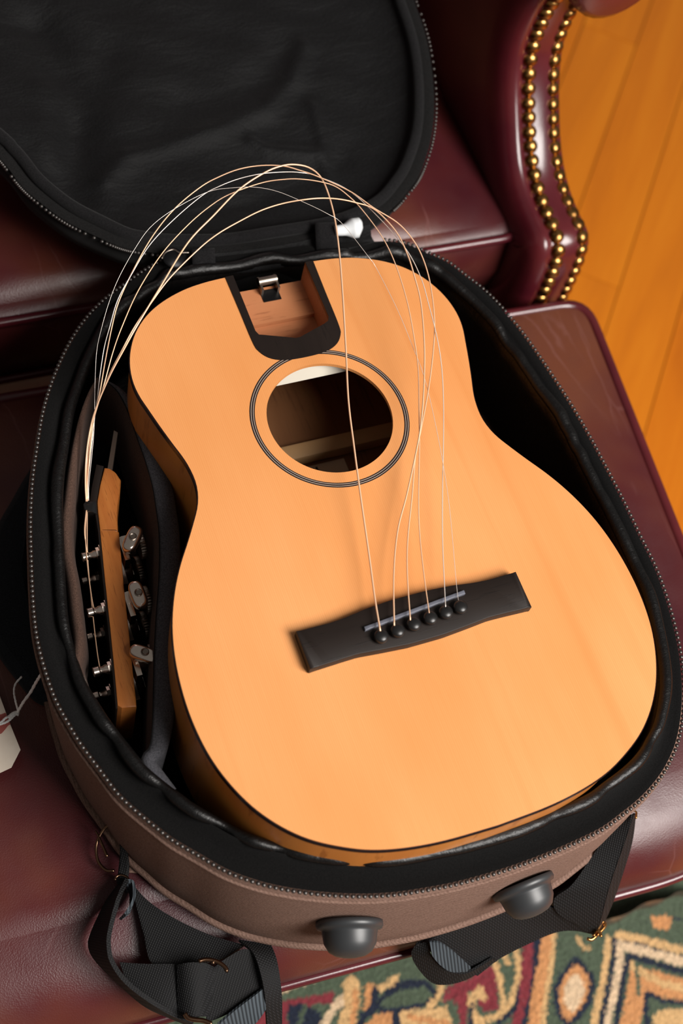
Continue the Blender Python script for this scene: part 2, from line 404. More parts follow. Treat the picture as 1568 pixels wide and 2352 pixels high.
# ------------------------------------------------------------------ rug
RZ = -GT + .012
CA = lambda L: np.array([Zp((640 + x / 3.336, 2120 + y / 3.336), RZ)[:2] for x, y in L])
CB = lambda L: np.array([Zp((1098 + x / 3.336, 2020 + y / 3.336), RZ)[:2] for x, y in L])
KPX = 1 / 3.336 * 0.00041                     # crop pixels to metres on the rug
GRN, NVY, RED, TAN, ORG_, CRM, OLV = [lin(*c)[:3] for c in ((84, 97, 78), (36, 43, 60), (136, 54, 62), (220, 178, 124), (212, 150, 98), (228, 198, 162), (108, 104, 74))]
PAINT = [
 ('p', CB, [(-40, 690), (130, 670), (155, 1000), (40, 1020), (-20, 900)], RED),
 ('s', CB, [(460, 440), (420, 700), (380, 900), (320, 1150)], 80, NVY), ('s', CB, [(385, 440), (370, 700), (340, 900), (280, 1150)], 85, RED),
 ('s', CB, [(545, 410), (520, 600), (480, 800), (450, 950), (430, 1150)], 115, ORG_), ('s', CB, [(585, 410), (570, 600), (535, 800), (510, 950), (490, 1150)], 42, TAN),
 ('s', CB, [(750, 620), (845, 720), (870, 800), (845, 930), (770, 1030), (690, 1110), (630, 1040), (605, 930), (605, 830), (650, 740), (750, 620)], 60, NVY),
 ('p', CB, [(750, 640), (830, 720), (855, 800), (830, 930), (770, 1010), (690, 1090), (640, 1030), (620, 930), (620, 830), (660, 740)], ORG_),
 ('p', CB, [(748, 720), (800, 770), (820, 850), (790, 950), (720, 1020), (660, 960), (650, 860), (690, 770)], CRM),
 ('s', CB, [(760, 450), (800, 520), (850, 530)], 30, TAN),
 ('s', CB, [(1000, 460), (985, 600), (960, 750), (930, 900), (880, 1150)], 52, TAN), ('s', CB, [(1045, 460), (1040, 600), (1005, 780), (970, 950), (930, 1150)], 38, NVY),
 ('s', CB, [(1080, 430), (1250, 460), (1400, 500), (1640, 560)], 66, TAN), ('s', CB, [(1100, 470), (1290, 515), (1640, 605)], 18, NVY),
 ('s', CB, [(1090, 505), (1250, 545), (1640, 650)], 74, CRM), ('s', CB, [(1090, 500), (1085, 650), (1050, 820), (1010, 1000), (980, 1150)], 60, CRM),
 ('s', CB, [(1150, 590), (1115, 750), (1090, 900), (1045, 1150)], 44, NVY), ('s', CB, [(1150, 590), (1260, 610), (1400, 660), (1640, 730)], 50, NVY),
 ('p', CB, [(1170, 650), (1300, 690), (1640, 780), (1640, 940), (1400, 900), (1290, 860), (1270, 960), (1230, 1150), (1080, 1150), (1130, 900)], ORG_),
 ('s', CB, [(1180, 660), (1300, 740), (1420, 800), (1640, 850)], 60, TAN), ('s', CB, [(1215, 640), (1230, 880)], 36, GRN),
 ('s', CB, [(1290, 870), (1420, 930), (1640, 960)], 42, NVY), ('s', CB, [(1290, 890), (1280, 1000), (1310, 1150)], 48, NVY),
 ('p', CB, [(1420, 990), (1640, 1010), (1640, 1150), (1350, 1150), (1330, 1050)], TAN), ('p', CB, [(1320, 290), (1450, 270), (1490, 300), (1450, 390), (1340, 370)], ORG_),
 ('s', CB, [(1490, 290), (1560, 310)], 22, NVY),
 ('s', CB, [(320, 640), (285, 980), (150, 1110)], 34, NVY), ('s', CB, [(270, 500), (310, 620), (300, 760), (250, 950), (150, 1050), (-30, 1090)], 44, TAN),
 ('s', CB, [(120, 590), (160, 750), (190, 920), (180, 1010)], 46, TAN), ('s', CB, [(190, 560), (230, 650)], 40, TAN), ('s', CB, [(-40, 840), (40, 900)], 60, TAN),
 ('p', CA, [(-200, 640), (420, 530), (420, 570), (60, 700), (70, 850), (-200, 850)], RED), ('p', CA, [(70, 640), (150, 615), (330, 690), (320, 850), (80, 850)], NVY),
 ('s', CA, [(200, 640), (160, 780)], 40, GRN), ('s', CA, [(330, 580), (390, 590)], 60, RED), ('s', CA, [(490, 580), (400, 680), (320, 850)], 64, CRM),
 ('s', CA, [(560, 470), (560, 620), (500, 850)], 130, TAN), ('s', CA, [(590, 520), (560, 850)], 40, ORG_), ('s', CA, [(700, 490), (680, 650)], 66, ORG_), ('s', CA, [(640, 540), (640, 620)], 30, GRN),
 ('s', CA, [(740, 520), (720, 650), (640, 730), (610, 850)], 56, NVY), ('p', CA, [(740, 620), (860, 470), (1000, 420), (1140, 440), (1230, 540), (1100, 650), (900, 700), (760, 690)], NVY),
 ('p', CA, [(790, 600), (870, 540), (1000, 500), (1130, 500), (1190, 560), (1080, 620), (900, 650), (780, 650)], GRN),
 ('s', CA, [(770, 500), (860, 460), (900, 420)], 46, TAN), ('p', CA, [(740, 700), (870, 680), (870, 850), (600, 850)], ORG_), ('s', CA, [(900, 700), (900, 850)], 60, NVY),
 ('p', CA, [(920, 680), (1300, 640), (1350, 850), (940, 850)], TAN), ('s', CA, [(1010, 720), (1300, 780)], 50, ORG_),
 ('p', CA, [(1290, 490), (1600, 360), (1600, 490), (1450, 530), (1430, 850), (1360, 850), (1380, 620), (1250, 620)], RED), ('s', CA, [(1250, 480), (1220, 580), (1150, 640)], 48, TAN),
 ('s', CA, [(1310, 620), (1360, 760)], 60, GRN), ('s', CA, [(1540, 500), (1470, 590), (1500, 700), (1570, 800)], 56, TAN), ('s', CA, [(1480, 620), (1470, 800)], 26, NVY),
]
gx = np.unique(np.r_[np.arange(-1.3, -.22, .006), np.arange(-.22, .47, .0016), .47])
gy = np.unique(np.r_[np.arange(-1.4, -.50, .006), np.arange(-.50, -.19, .0016), np.arange(-.19, .85, .006), .85])
GX, GY = np.meshgrid(gx, gy); P2 = np.c_[GX.ravel(), GY.ravel()]
PJ = P2 + rng.normal(0, .0009, P2.shape)
colr = np.tile(np.array(GRN), (len(P2), 1))
seen = np.array([Zp(q, RZ)[:2] for q in ((90, 2352), (640, 2285), (960, 2160), (1400, 2040), (1640, 2010), (1640, 2420), (90, 2420))])
far = ~inside(PJ, seen)                    # the rest of the rug goes on in the same colours: nested outlined medallions
a1 = np.sin(PJ[:, 0] * 26) * np.sin(PJ[:, 1] * 24) + .45 * np.sin(PJ[:, 0] * 61 + 1.0) * np.sin(PJ[:, 1] * 57) + .15 * np.sin(PJ[:, 0] * 130) * np.sin(PJ[:, 1] * 140)
pal = [RED, RED, NVY, TAN, GRN, GRN, NVY, ORG_, CRM, NVY, GRN, RED, TAN, NVY, RED]
idx = np.floor((a1 + 1.6) / 3.2 * len(pal)).astype(int).clip(0, len(pal) - 1)
for k in range(len(pal)): colr[far & (idx == k)] = pal[k]
for it in PAINT:
    L = it[1](it[2]); bb = (PJ[:, 0] > L[:, 0].min() - .03) & (PJ[:, 0] < L[:, 0].max() + .03) & (PJ[:, 1] > L[:, 1].min() - .03) & (PJ[:, 1] < L[:, 1].max() + .03)
    ii = np.nonzero(bb)[0]; sub = PJ[ii]
    if it[0] == 'p': m = inside(sub, L); c = it[3]
    else: m = dist_line(sub, L) < it[3] * KPX / 2; c = it[4]
    colr[ii[m]] = c
colr = colr * (1 + rng.normal(0, .10, (len(P2), 1))); colr = colr.clip(0.003, 1)
nx, ny = len(gx), len(gy)
zz = .012 + rng.normal(0, .0007, len(P2)); zz[(GX.ravel() <= gx[0]) | (GX.ravel() >= gx[-1]) | (GY.ravel() <= gy[0]) | (GY.ravel() >= gy[-1])] = .0012
ii = np.arange(nx * ny).reshape(ny, nx)
F = np.stack([ii[:-1, :-1].ravel(), ii[:-1, 1:].ravel(), ii[1:, 1:].ravel(), ii[1:, :-1].ravel()], 1)
rug = mk('rug', np.c_[P2, zz], F, M['rug'])
at = rug.data.color_attributes.new('wool', 'FLOAT_COLOR', 'POINT')
at.data.foreach_set('color', np.c_[colr, np.ones(len(colr))].astype(np.float32).ravel())
rug['label'] = 'green, red and gold patterned oriental wool rug under the leather chair'; rug['category'] = 'rug'

# ------------------------------------------------------------------ leather recliner chair
FT = -.175; CT = -.14
chair = thing('recliner_chair', 'oxblood leather recliner chair with brass nailheads and raised footrest', 'chair', (0.0, 0.45, 0.0))
def rrect(corners, rad, n=160):           # polygon with rounded corners (counter-clockwise)
    out = []; Cn = np.array(corners, float)
    for i in range(len(Cn)):
        p, a, b = Cn[i], Cn[i - 1], Cn[(i + 1) % len(Cn)]; r = rad[i] if hasattr(rad, '__len__') else rad
        u = (a - p) / np.linalg.norm(a - p); v = (b - p) / np.linalg.norm(b - p)
        for t in np.linspace(0, 1, 9): out.append((1 - t) ** 2 * (p + u * r) + 2 * t * (1 - t) * p + t * t * (p + v * r))
    return ccw(resample(np.array(out), n, True))
def ring(P, N, off, z): return np.c_[P + N * (off[:, None] if hasattr(off, '__len__') else off), np.full(len(P), z + GT)]
# seat cushion
cf0 = Zp((0, 730), CT)[:2]; cf1 = Zp((1215, 528), CT)[:2]; cdn = (cf1 - cf0) / np.linalg.norm(cf1 - cf0)
cb1 = Zp((1000, 190), CT)[:2]; side = (cb1 - cf1) / np.linalg.norm(cb1 - cf1)
CU = rrect([cf1 - cdn * .63, cf1, cf1 + side * .52, cf1 - cdn * .60 + np.array([.02, .52])], [.035, .026, .05, .05], 260); CN = normals2(CU)
rings = [ring(CU, CN, -.02, CT - .098), ring(CU, CN, -.004, CT - .092), ring(CU, CN, 0.004, CT - .05), ring(CU, CN, 0, CT - .006), ring(CU, CN, -.003, CT - .002), ring(CU, CN, -.012, CT + .0005)]
V1, F1 = loft(rings, True, True, False)
cc = CU.mean(0); base = CU - CN * .012
def crown(p, c, hx, hy, e=3):
    u = np.clip(np.abs(p[:, 0] - c[0]) / hx, 0, 1); v = np.clip(np.abs(p[:, 1] - c[1]) / hy, 0, 1); return (1 - u ** e) * (1 - v ** e)
chx, chy = np.abs(base - cc).max(0) * 1.02
def topf(t, p): return np.c_[p, CT + GT + .0005 + .026 * (crown(p, cc, chx, chy) if t > 0 else 0 * p[:, 0])]
V2, F2 = fill_rings(base, cc, topf, 22)
cush = mk('seat_cushion', *join([(V1, F1), (V2, F2)]), M['leather'], chair)
mk('piping', *tube(ring(CU, CN, .002, CT - .004), .0042, 8, True), M['leather_band'], cush)
mk('piping', *tube(ring(CU, CN, .0, CT - .088), .0038, 8, True), M['leather_band'], cush)
# footrest
PZ = FT - .055
b0 = Zp((0, 905), FT)[:2]; b1 = Zp((1180, 708), FT)[:2]; bd = (b1 - b0) / np.linalg.norm(b1 - b0)
r0 = Zp((1397, 800), FT)[:2]; r1 = Zp((1572, 1240), FT)[:2]; rd = (r1 - r0) / np.linalg.norm(r1 - r0)
f0 = Zp((646, 2262), PZ)[:2]; f1 = Zp((1568, 2012), PZ)[:2]; fdn = (f1 - f0) / np.linalg.norm(f1 - f0)
def isect(p, d, q, e):
    t = np.linalg.solve(np.array([d, -e]).T, q - p); return p + d * t[0]
BR = isect(b1, bd, r0, rd); FR = isect(f1, fdn, r0, rd); BL = BR - bd * .70; FL = FR - fdn * .70
FO = rrect([FL, FR, BR, BL], [.10, .10, .026, .03], 320); FO = smooth_closed(FO, 2); FN = normals2(FO)
wf = np.clip(-FN[:, 1] * 1.15 - .1, 0, 1); wf = smooth_closed(wf[:, None], 25)[:, 0]; wf[wf < .004] = 0
def fr(fi, si, z):
    Q = FO - FN * ((1 - wf) * si)[:, None]; Q = Q + np.c_[0 * wf, wf * fi]; return np.c_[Q, np.full(len(Q), z + GT)]
rings = [fr(.03, .03, FT - .112), fr(.004, .006, FT - .108), fr(.0, .002, FT - .08), fr(0.002, 0, PZ - .004), fr(.004, .002, PZ), fr(.0, .002, PZ + .006), fr(.002, .001, FT - .040), fr(.010, 0, FT - .026), fr(.024, 0, FT - .013), fr(.044, .002, FT - .005), fr(.066, .008, FT - .001)]
V1, F1 = loft(rings, True, True, False); base = rings[-1][:, :2]; cc = base.mean(0)
ring_sm = [base]
for _ in range(24): ring_sm.append(smooth_closed(ring_sm[-1], 40))
fhx, fhy = np.abs(base - cc).max(0) * 1.02
def topf2(t, p):
    return np.c_[p, FT + GT - .001 + .012 * (crown(p, cc, fhx, fhy, 2.5) if t > 0 else 0 * p[:, 0])]
rr2 = []
for k_ in range(24):
    t_ = k_ / 24; rr2.append(topf2(t_, ring_sm[k_] + (cc - ring_sm[k_]) * t_))
V2, F2 = loft(rr2); V2 = np.vstack([V2, topf2(1.0, np.array([cc]))]); F2 += [(23 * len(base) + i, 23 * len(base) + (i + 1) % len(base), len(V2) - 1) for i in range(len(base))]
foot = mk('footrest', *join([(V1, F1), (V2, F2)]), M['leather'], chair)
mk('piping', *tube(fr(-.001, .004, PZ), .0040, 8, True), M['leather_band'], foot)
side_path = [fr(.03, .003, FT - .004)[i] for i in range(len(FO)) if wf[i] < .05]
k = max(range(len(side_path)), key=lambda i: np.linalg.norm(side_path[i] - side_path[i - 1]))
side_path = side_path[k:] + side_path[:k]
mk('piping', *tube(side_path, .0052, 8), M['leather_band'], foot)
# crumpled lining hanging under the footrest's front
A = [Yp(q, FR[1] + .020) for q in ((1380, 2118), (1430, 2095), (1480, 2078), (1530, 2062), (1600, 2045))]; B = [Yp(q, FR[1] + .03) for q in ((1385, 2165), (1440, 2140), (1490, 2110), (1540, 2085), (1600, 2070))]
A = spline(A, 50); B = spline(B, 50); rows = []
for i in range(50):
    rows.append(np.array([A[i] + (B[i] - A[i]) * t + np.array([0, -.003 * math.sin(5 * t + i * .21) * math.sin(i * .13), 0.001 * math.sin(i * .3)]) for t in np.linspace(0, 1, 12)]))
mk('dust_cover', *loft(rows, False), M['leather_band'], foot, label='crumpled glossy lining under the footrest')
# arms
prof = [(.176, -.53), (.176, -.40), (.176, -.30), (.176, -.215), (.176, -.180), (.177, -.155), (.179, -.138), (.184, -.124), (.194, -.118), (.212, -.117), (.232, -.1135), (.252, -.105), (.270, -.091), (.286, -.073), (.302, -.052), (.313, -.031), (.317, -.010), (.316, .013), (.312, .034), (.303, .052), (.288, .068), (.268, .080), (.256, .092), (.256, .110), (.268, .125), (.30, .134), (.40, .138), (.55, .142)]
front = spline(prof, 110)
bot = front[0]; loop = np.vstack([front, [(.70, .146), (.70, -.20), (.70, -.53), (.45, -.53)]])
AL = ccw(loop); AN = normals2(AL); AN = smooth_closed(AN, 2)
def arm_mesh(x0, sgn):
    # x0: inner nail row; sgn +1 grows to the right
    prof_x = [(-.0215, -.050), (-.0228, -.030), (-.0212, -.015), (-.0168, -.0045), (-.0105, .0012), (-.0055, .0012), (-.0020, -.0008), (0, 0), (.006, .0022), (.015, .003), (.024, .0022), (.030, 0), (.036, -.003), (.040, -.010), (.041, -.02)]
    rs = [np.c_[np.full(len(AL), x0 + sgn * dx), AL[:, 0] + AN[:, 0] * d, AL[:, 1] + AN[:, 1] * d + GT] for dx, d in prof_x]
    V, F = loft(rs); n = len(AL)
    for b, rev in ((0, True), ((len(rs) - 1) * n, False)):
        t = tessellate_polygon([[Vector((v[1], v[2], 0)) for v in V[b:b + n]]]); F += [tuple(b + i for i in q) for q in t]
    return V, F
nail_v, nail_f = lathe([(.0067, -.001), (.0067, .0004), (.0062, .0018), (.0049, .0033), (.0030, .0043), (.0010, .0047)], 14)
nail_mesh = raw_mesh('nail', nail_v, nail_f, M['brass'])
s_f = resample(front, 2000); arc = np.r_[0, np.cumsum(np.linalg.norm(np.diff(s_f, axis=0), axis=1))]
fn_ = np.gradient(s_f, axis=0); fn_ = np.stack([-fn_[:, 1], fn_[:, 0]], 1); fn_ /= np.linalg.norm(fn_, axis=1)[:, None]
def build_arm(x0, sgn, vis):
    arm = mk('arm', *arm_mesh(x0, sgn), M['leather_band'], chair, sharp=50, label='curved leather arm edged with brass nailheads' if vis else None)
    # outward roll along the top
    rp = [(.262, .9), (.268, 1), (.30, 1), (.45, 1), (.69, 1)]
    a = np.linspace(0, 2 * pi, 28, endpoint=False)
    rr = [np.c_[x0 + sgn * (.050 + .046 * q * np.cos(a)), np.full(28, y), GT + .070 + .054 * q * np.sin(a)] for y, q in [(.2950, .45), (.2952, .80), (.300, .94), (.310, 1), (.45, 1), (.69, 1)]]
    mk('arm_roll', *loft(rr, True, True, True), M['leather_band'], arm)
    for row_x in (.0035, .0275):
        d = .30 if row_x < .01 else .305
        s = arc[np.argmin(np.abs(s_f[:, 1] + d))]
        while s < arc[-1] - .35:
            i = int(np.searchsorted(arc, s)); n = fn_[i]; n = n if True else -n
            p = (x0 + sgn * row_x, s_f[i, 0] + n[0] * .0006, s_f[i, 1] + n[1] * .0006 + GT)
            inst('nail', nail_mesh, p, arm, quat_z((-.25 * sgn if row_x < .01 else .25 * sgn, n[0], n[1])))
            s += .0124 + random.uniform(-.0004, .0004)
build_arm(.300, 1, True)
build_arm(cf1[0] - .63 - .02, -1, False)
# carcass, backrest, legs, footrest links (they carry the chair; mostly out of view)
cx0, cx1 = cf1[0] - .645, .296
mk('seat_rail', *prism(rrect([(cx0, .245), (cx1, .237), (cx1, .69), (cx0, .69)], .015, 80), .10, GT + CT - .100, .006), M['leather_band'], chair, sharp=40)
bk = [np.c_[np.linspace(cx0, cx1, 20), np.full(20, y), np.full(20, z)] for y, z in ()]
pr = rrect([(.66, GT - .20), (.80, GT - .20), (.92, GT + .55), (.76, GT + .58)], .04, 60)
rs = [np.c_[np.full(60, x), pr.mean(0) + (pr - pr.mean(0)) * s] for x, s in ((cx0 + .012, .9), (cx0 + .03, 1), (cx1 - .03, 1), (cx1 - .012, .9))]
mk('backrest', *loft(rs, True, True, True), M['leather_band'], chair, sharp=50)
for x, y in ((cx0 + .05, .30), (cx1 - .05, .30), (cx0 + .05, .65), (cx1 - .05, .65)):
    mk("leg", *(lambda v, f: (v + np.array([x, y, 0.012 if x < .47 else 0]), f))(*lathe([(.016, 0), (.02, .03), (.026, .09)], 16)), M['darkwood'], chair)
for x in (cx0 + .10, cx1 - .10):
    mk('footrest_link', *tube([(x, .26, .22), (x, .12, GT + FT - .125), (x, -.15, GT + FT - .112)], .008, 8), M['blackmetal'], chair)

# ------------------------------------------------------------------ guitar body
G0 = (0.0, -.08, GT - .098)
gtr = thing('acoustic_guitar', 'small acoustic guitar body with spruce top lying in the open gig bag', 'guitar', G0)
half = [(.0, .1288), (.020, .1287), (.0328, .1280), (.0489, .1270), (.0655, .1240), (.0823, .1177), (.0962, .1090), (.1070, .0978), (.1142, .0858), (.1187, .0734), (.1207, .0600), (.1200, .0480), (.1172, .0360), (.1135, .0212), (.1093, .0060), (.1052, -.0080), (.1035, -.0205), (.1040, -.0310), (.1073, -.0420), (.1136, -.0533), (.1215, -.0660), (.1300, -.0790), (.1372, -.0920), (.1432, -.1055), (.1479, -.1190), (.1513, -.1330), (.1535, -.1470), (.1546, -.1610), (.1548, -.1745), (.1538, -.1890), (.1515, -.2035), (.1475, -.2175), (.1415, -.2320), (.1340, -.2450), (.1235, -.2580), (.1110, -.2690), (.0960, -.2780), (.0785, -.2857), (.0575, -.2908), (.0330, -.2938), (.0, -.2950)]
hp = spline(half, 130)
out = np.vstack([hp, (hp * [-1, 1])[::-1][1:-1]]); out = ccw(resample(out, 300, True))
PIN = [(-.0272, .0790), (-.0258, .0755), (-.0205, .0737), (-.0015, .0668), (.0015, .0668), (.0225, .0737), (.0262, .0757), (.0276, .0790)]
PIN = np.array(PIN); PINX = .0274
pin_loop = np.vstack([[(-PINX, .1283)], PIN, [(PINX, .1283)]])
def notched(o):
    keep = [q for q in o if not (q[1] > .12 and abs(q[0]) < PINX)]
    k = max(range(len(keep)), key=lambda i: np.linalg.norm(keep[i] - keep[i - 1])); keep = keep[k:] + keep[:k]
    a, b = keep[0], keep[-1]           # ccw: starts on the left of the notch, ends on the right
    return np.vstack([keep, [(PINX, .1283)], PIN[::-1], [(-PINX, .1283)]])
nout = notched(out)
ac = np.linspace(0, 2 * pi, 96, endpoint=False)
hole = np.c_[.0435 * np.cos(ac), .0435 * np.sin(ac)]
def plate(outer, holes, z0, z1):
    loops = [outer] + holes; tr = tessellate_polygon([[Vector((p[0], p[1], 0)) for p in L] for L in loops])
    P = np.vstack(loops); n = len(P); V = np.vstack([np.c_[P, np.full(n, z1)], np.c_[P, np.full(n, z0)]]); F = [tuple(t) for t in tr] + [tuple(i + n for i in t[::-1]) for t in tr]
    b = 0
    for L in loops:
        m = len(L); F += [(b + i, b + (i + 1) % m, b + (i + 1) % m + n, b + i + n) for i in range(m)]; b += m
    return V, F
mk('soundboard', *plate(nout, [hole], GT - .0028, GT), M['spruce'], gtr, smooth=False)
ON = normals2(out)
def wallband(o, N, z1, z0, t, inn):
    r = lambda off, z: np.c_[o + N * off, np.full(len(o), z)]
    return loft([r(t, z1), r(t, z0), r(-inn, z0), r(-inn, z1), r(t, z1)])
def cutband(z1, z0, t, inn):
    ix = [i for i in range(len(out)) if not (out[i, 1] > .12 and abs(out[i, 0]) < PINX - .001)]
    k = max(range(len(ix)), key=lambda i: (ix[i] - ix[i - 1]) % len(out)); ix = ix[k:] + ix[:k]
    o, N = out[ix], ON[ix]; r = lambda off, z: np.c_[o + N * off, np.full(len(o), z)]
    return loft([r(t, z1), r(t, z0), r(-inn, z0), r(-inn, z1), r(t, z1)], False)
mk('binding', *cutband(GT - .0006, GT - .0052, .0007, .002), M['binding'], gtr, sharp=40, label='dark binding around the edge')
mk('side', *join([cutband(GT - .0054, GT - .022, 0, .003), wallband(out, ON, GT - .022, GT - .094, 0, .003)]), M['side_wood'], gtr, sharp=40, label='warm brown wooden side')
mk('back', *prism(out * .999, GT - .098, GT - .094, .001), M['inner_wood'], gtr, sharp=40)
# neck pocket
pk_out = np.array([(-.0333, .1281)] + [tuple(p) for p in spline([(-.0333, .1281), (-.0326, .10), (-.0320, .070), (-.0300, .0615), (-.0245, .0550), (-.0150, .0512), (0, .0502), (.0150, .0512), (.0245, .0550), (.0302, .0615), (.0322, .070), (.0328, .10), (.0335, .1281)], 80)[1:-1]] + [(.0335, .1281)])
fr_out = pk_out; fr_in = np.vstack([[(-PINX, .1283)], PIN, [(PINX, .1283)]])
poly = np.vstack([fr_out, fr_in[::-1]])
V, F = plate(ccw(poly), [], GT + .0001, GT + .0007)
mk('neck_pocket_frame', V, F, M['ebony'], gtr, smooth=False, label='black frame around the neck pocket')
seg = pin_loop; wl = []
wl.append(np.c_[seg, np.full(len(seg), GT - .0002)]); wl.append(np.c_[seg, np.full(len(seg), GT - .034)])
V1, F1 = loft(wl, False)
blk = mk('neck_pocket_wall', V1, F1, M['block_wood'], gtr, smooth=False)
fl = np.array([(-PINX, .1283), (-PINX, .098), (PINX, .098), (PINX, .1283)])
V2, F2 = prism(fl, GT - .030, GT - .0212)
st = np.array([(-PINX, .0985)] + [tuple(p) for p in PIN] + [(PINX, .0985)])
V3, F3 = prism(st, GT - .036, GT - .0255)
mk('neck_pocket_floor', *join([(V2, F2), (V3, F3)]), M['block_wood'], gtr, smooth=False)
lc = Zp((620, 676), -.0212); lx, ly = lc[0], lc[1]
lat = mk('latch', *join([box((lx - .0062, ly + .006, GT - .018), (.0016, .012, .007)), box((lx + .0062, ly + .006, GT - .018), (.0016, .012, .007)), tube([(lx - .007, ly + .0085, GT - .0155), (lx + .007, ly + .0085, GT - .0155)], .0032, 14)]), M['steel'], gtr, sharp=40, label='steel latch')
mk('latch_slot', *box((lx, ly - .001, GT - .0210), (.0135, .010, .0012)), M['blackmetal'], lat, smooth=False)
# rosette
def annulus(r0, r1, z, h=.0003):
    A_ = [np.c_[r * np.cos(ac), r * np.sin(ac), np.full(96, zz_)] for r, zz_ in ((r0, z), (r0, z + h), (r1, z + h), (r1, z), (r0, z))]
    return loft(A_)
def arcband(r0, r1, z, h):           # ring that stops where the neck pocket frame covers it
    a = np.linspace(pi / 2 + .33, pi / 2 - .33 + 2 * pi, 140)
    return loft([np.c_[r * np.cos(a), r * np.sin(a), np.full(140, q)] for r, q in ((r0, z), (r0, z + h), (r1, z + h), (r1, z))], False)
ros = mk('rosette', *annulus(.0515, .0550, GT, .00022), M['blackline'], gtr, sharp=40, label='thin black and cream rosette ring')
for rr_ in (.0525, .0540):
    mk('rosette_line', *annulus(rr_ - .00022, rr_ + .00022, GT + .0001, .00022), M['line'], ros, sharp=40)
# things seen through the soundhole
nbz = Yp((633, 887), .0450)[2]
mk('neck_block', *box((0, .0550, (GT - .0030 + nbz) / 2), (.10, .020, GT - .0030 - nbz)), M['pale_wood'], gtr, smooth=False, label='pale block inside the soundhole')
bp0 = Zp((640, 1042), -.082); bp1 = Zp((890, 990), -.082); by_ = (bp0[1] + bp1[1]) / 2
mk('brace', *prism(rrect([(-.105, by_ - .0065), (.105, by_ - .0065), (.105, by_ + .0065), (-.105, by_ + .0065)], .003, 40), GT - .0945, GT - .082, .002), M['brace_wood'], gtr, sharp=40)
lp = Zp((786, 1045), -.0935); lab = mk('label', *box((lp[0] - .028, lp[1] - .022, GT - .0935), (.056, .038, .0006)), M['labelpaper'], gtr, smooth=False, label='paper label inside the body')
ip = Zp((728, 1078), -.0932)
mk('ink', *join([box((ip[0] - .003 * k, ip[1] - .0005 * (k % 2), GT - .0931), (.0016, .004, .0003)) for k in range(3)]), M['ink'], lab, smooth=False)
# bridge
yb = -.1590
up_ = [(-.0775, .0133), (-.055, .0130), (-.045, .0137), (-.030, .0158), (-.012, .0170), (.012, .0170), (.030, .0158), (.045, .0137), (.055, .0130), (.0755, .0133)]
dn_ = [(.0755, -.0128), (.055, -.0120), (.045, -.0118), (.030, -.0132), (.012, -.0146), (-.012, -.0146), (-.030, -.0132), (-.045, -.0118), (-.055, -.0120), (-.0775, -.0128)]
bo = np.vstack([resample(np.array(up_), 50), resample(np.array(dn_), 50)]) + [0, yb]
bridge = mk('bridge', *prism(bo, GT + .0001, GT + .0075, .0007), M['ebony_x'], gtr, sharp=35, label='dark wooden bridge')
s0 = np.array([-.0371, -.1568]); s1 = np.array([.0368, -.1505]); sd = (s1 - s0) / np.linalg.norm(s1 - s0); sn = np.array([-sd[1], sd[0]])
sl = np.array([s0 + sn * .0013, s0 - sn * .0013, s1 - sn * .0013, s1 + sn * .0013])
mk('saddle', *prism(rrect(sl, .0012, 40), GT + .0065, GT + .0098, .0005), M['saddle'], bridge, sharp=40, label='grey saddle')
PINS = [(-.0283, -.1650), (-.0168, -.1643), (-.0052, -.1630), (.0066, -.1620), (.0177, -.1611), (.0283, -.1604)]
pv, pf = lathe([(.0025, 0), (.0028, .0012), (.0044, .0016), (.0049, .0030), (.0044, .0048), (.0030, .0058), (.0010, .0062)], 18)
pm = raw_mesh('bridge_pin', pv, pf, M['pin'])
for q in PINS: inst('bridge_pin', pm, (q[0], q[1], GT + .0074), bridge)

# ------------------------------------------------------------------ gig bag
ZZ = -.045
bag = thing('gig_bag', 'open brown fabric gig bag with black lining holding the guitar', 'gig bag', (0.0, -.05, GT + FT))
zr = [(884, 556), (930, 562), (982, 585), (1027, 605), (1054, 627), (1109, 670), (1152, 714), (1196, 768), (1232, 819), (1268, 873), (1308, 935), (1348, 1004), (1384, 1072), (1424, 1149), (1465, 1235), (1500, 1306), (1525, 1375), (1544, 1444), (1556, 1503), (1562, 1559), (1563, 1610), (1558, 1660), (1548, 1707), (1530, 1749), (1512, 1779), (1488, 1809), (1458, 1839), (1422, 1867), (1384, 1896), (1339, 1919), (1279, 1946), (1219, 1970), (1160, 1991), (1097, 2010), (1035, 2026), (970, 2038), (910, 2047), (847, 2051), (785, 2050), (730, 2046), (670, 2038), (604, 2024), (527, 1997), (464, 1961), (400, 1924), (375, 1904), (324, 1863), (279, 1822), (243, 1774), (212, 1733), (184, 1694), (164, 1659), (146, 1628), (131, 1598), (112, 1543), (99, 1497), (89, 1446), (83, 1383), (80, 1319), (78, 1255), (77, 1204), (79, 1140), (83, 1089), (90, 1040), (103, 958), (119, 898), (139, 845), (166, 789), (199, 739), (239, 696), (282, 663), (332, 627), (372, 604)]
zpts = np.array([Zp(q, ZZ)[:2] for q in zr])
zl = spline(zpts, 420); zl = smooth_closed(zl, 3, False)
hinge = resample(np.array([zl[-1], (zl[-1] * .5 + zl[0] * .5) + [0, .004], zl[0]]), 90)[1:-1]
ZL = np.vstack([zl, hinge]); nz_open = len(zl)
if np.sum(ZL[:, 0] * np.roll(ZL[:, 1], -1) - np.roll(ZL[:, 0], -1) * ZL[:, 1]) < 0: ZL = ZL[::-1]; openi = np.arange(len(ZL) - nz_open, len(ZL))
else: openi = np.arange(nz_open)
ZN = smooth_closed(normals2(ZL), 10); ZN /= np.linalg.norm(ZN, axis=1)[:, None]
nb = len(ZL)
lowf = np.clip((-ZN[:, 1] + .55) / 1.2, 0, 1)          # how far a point of the rim is on the wide end
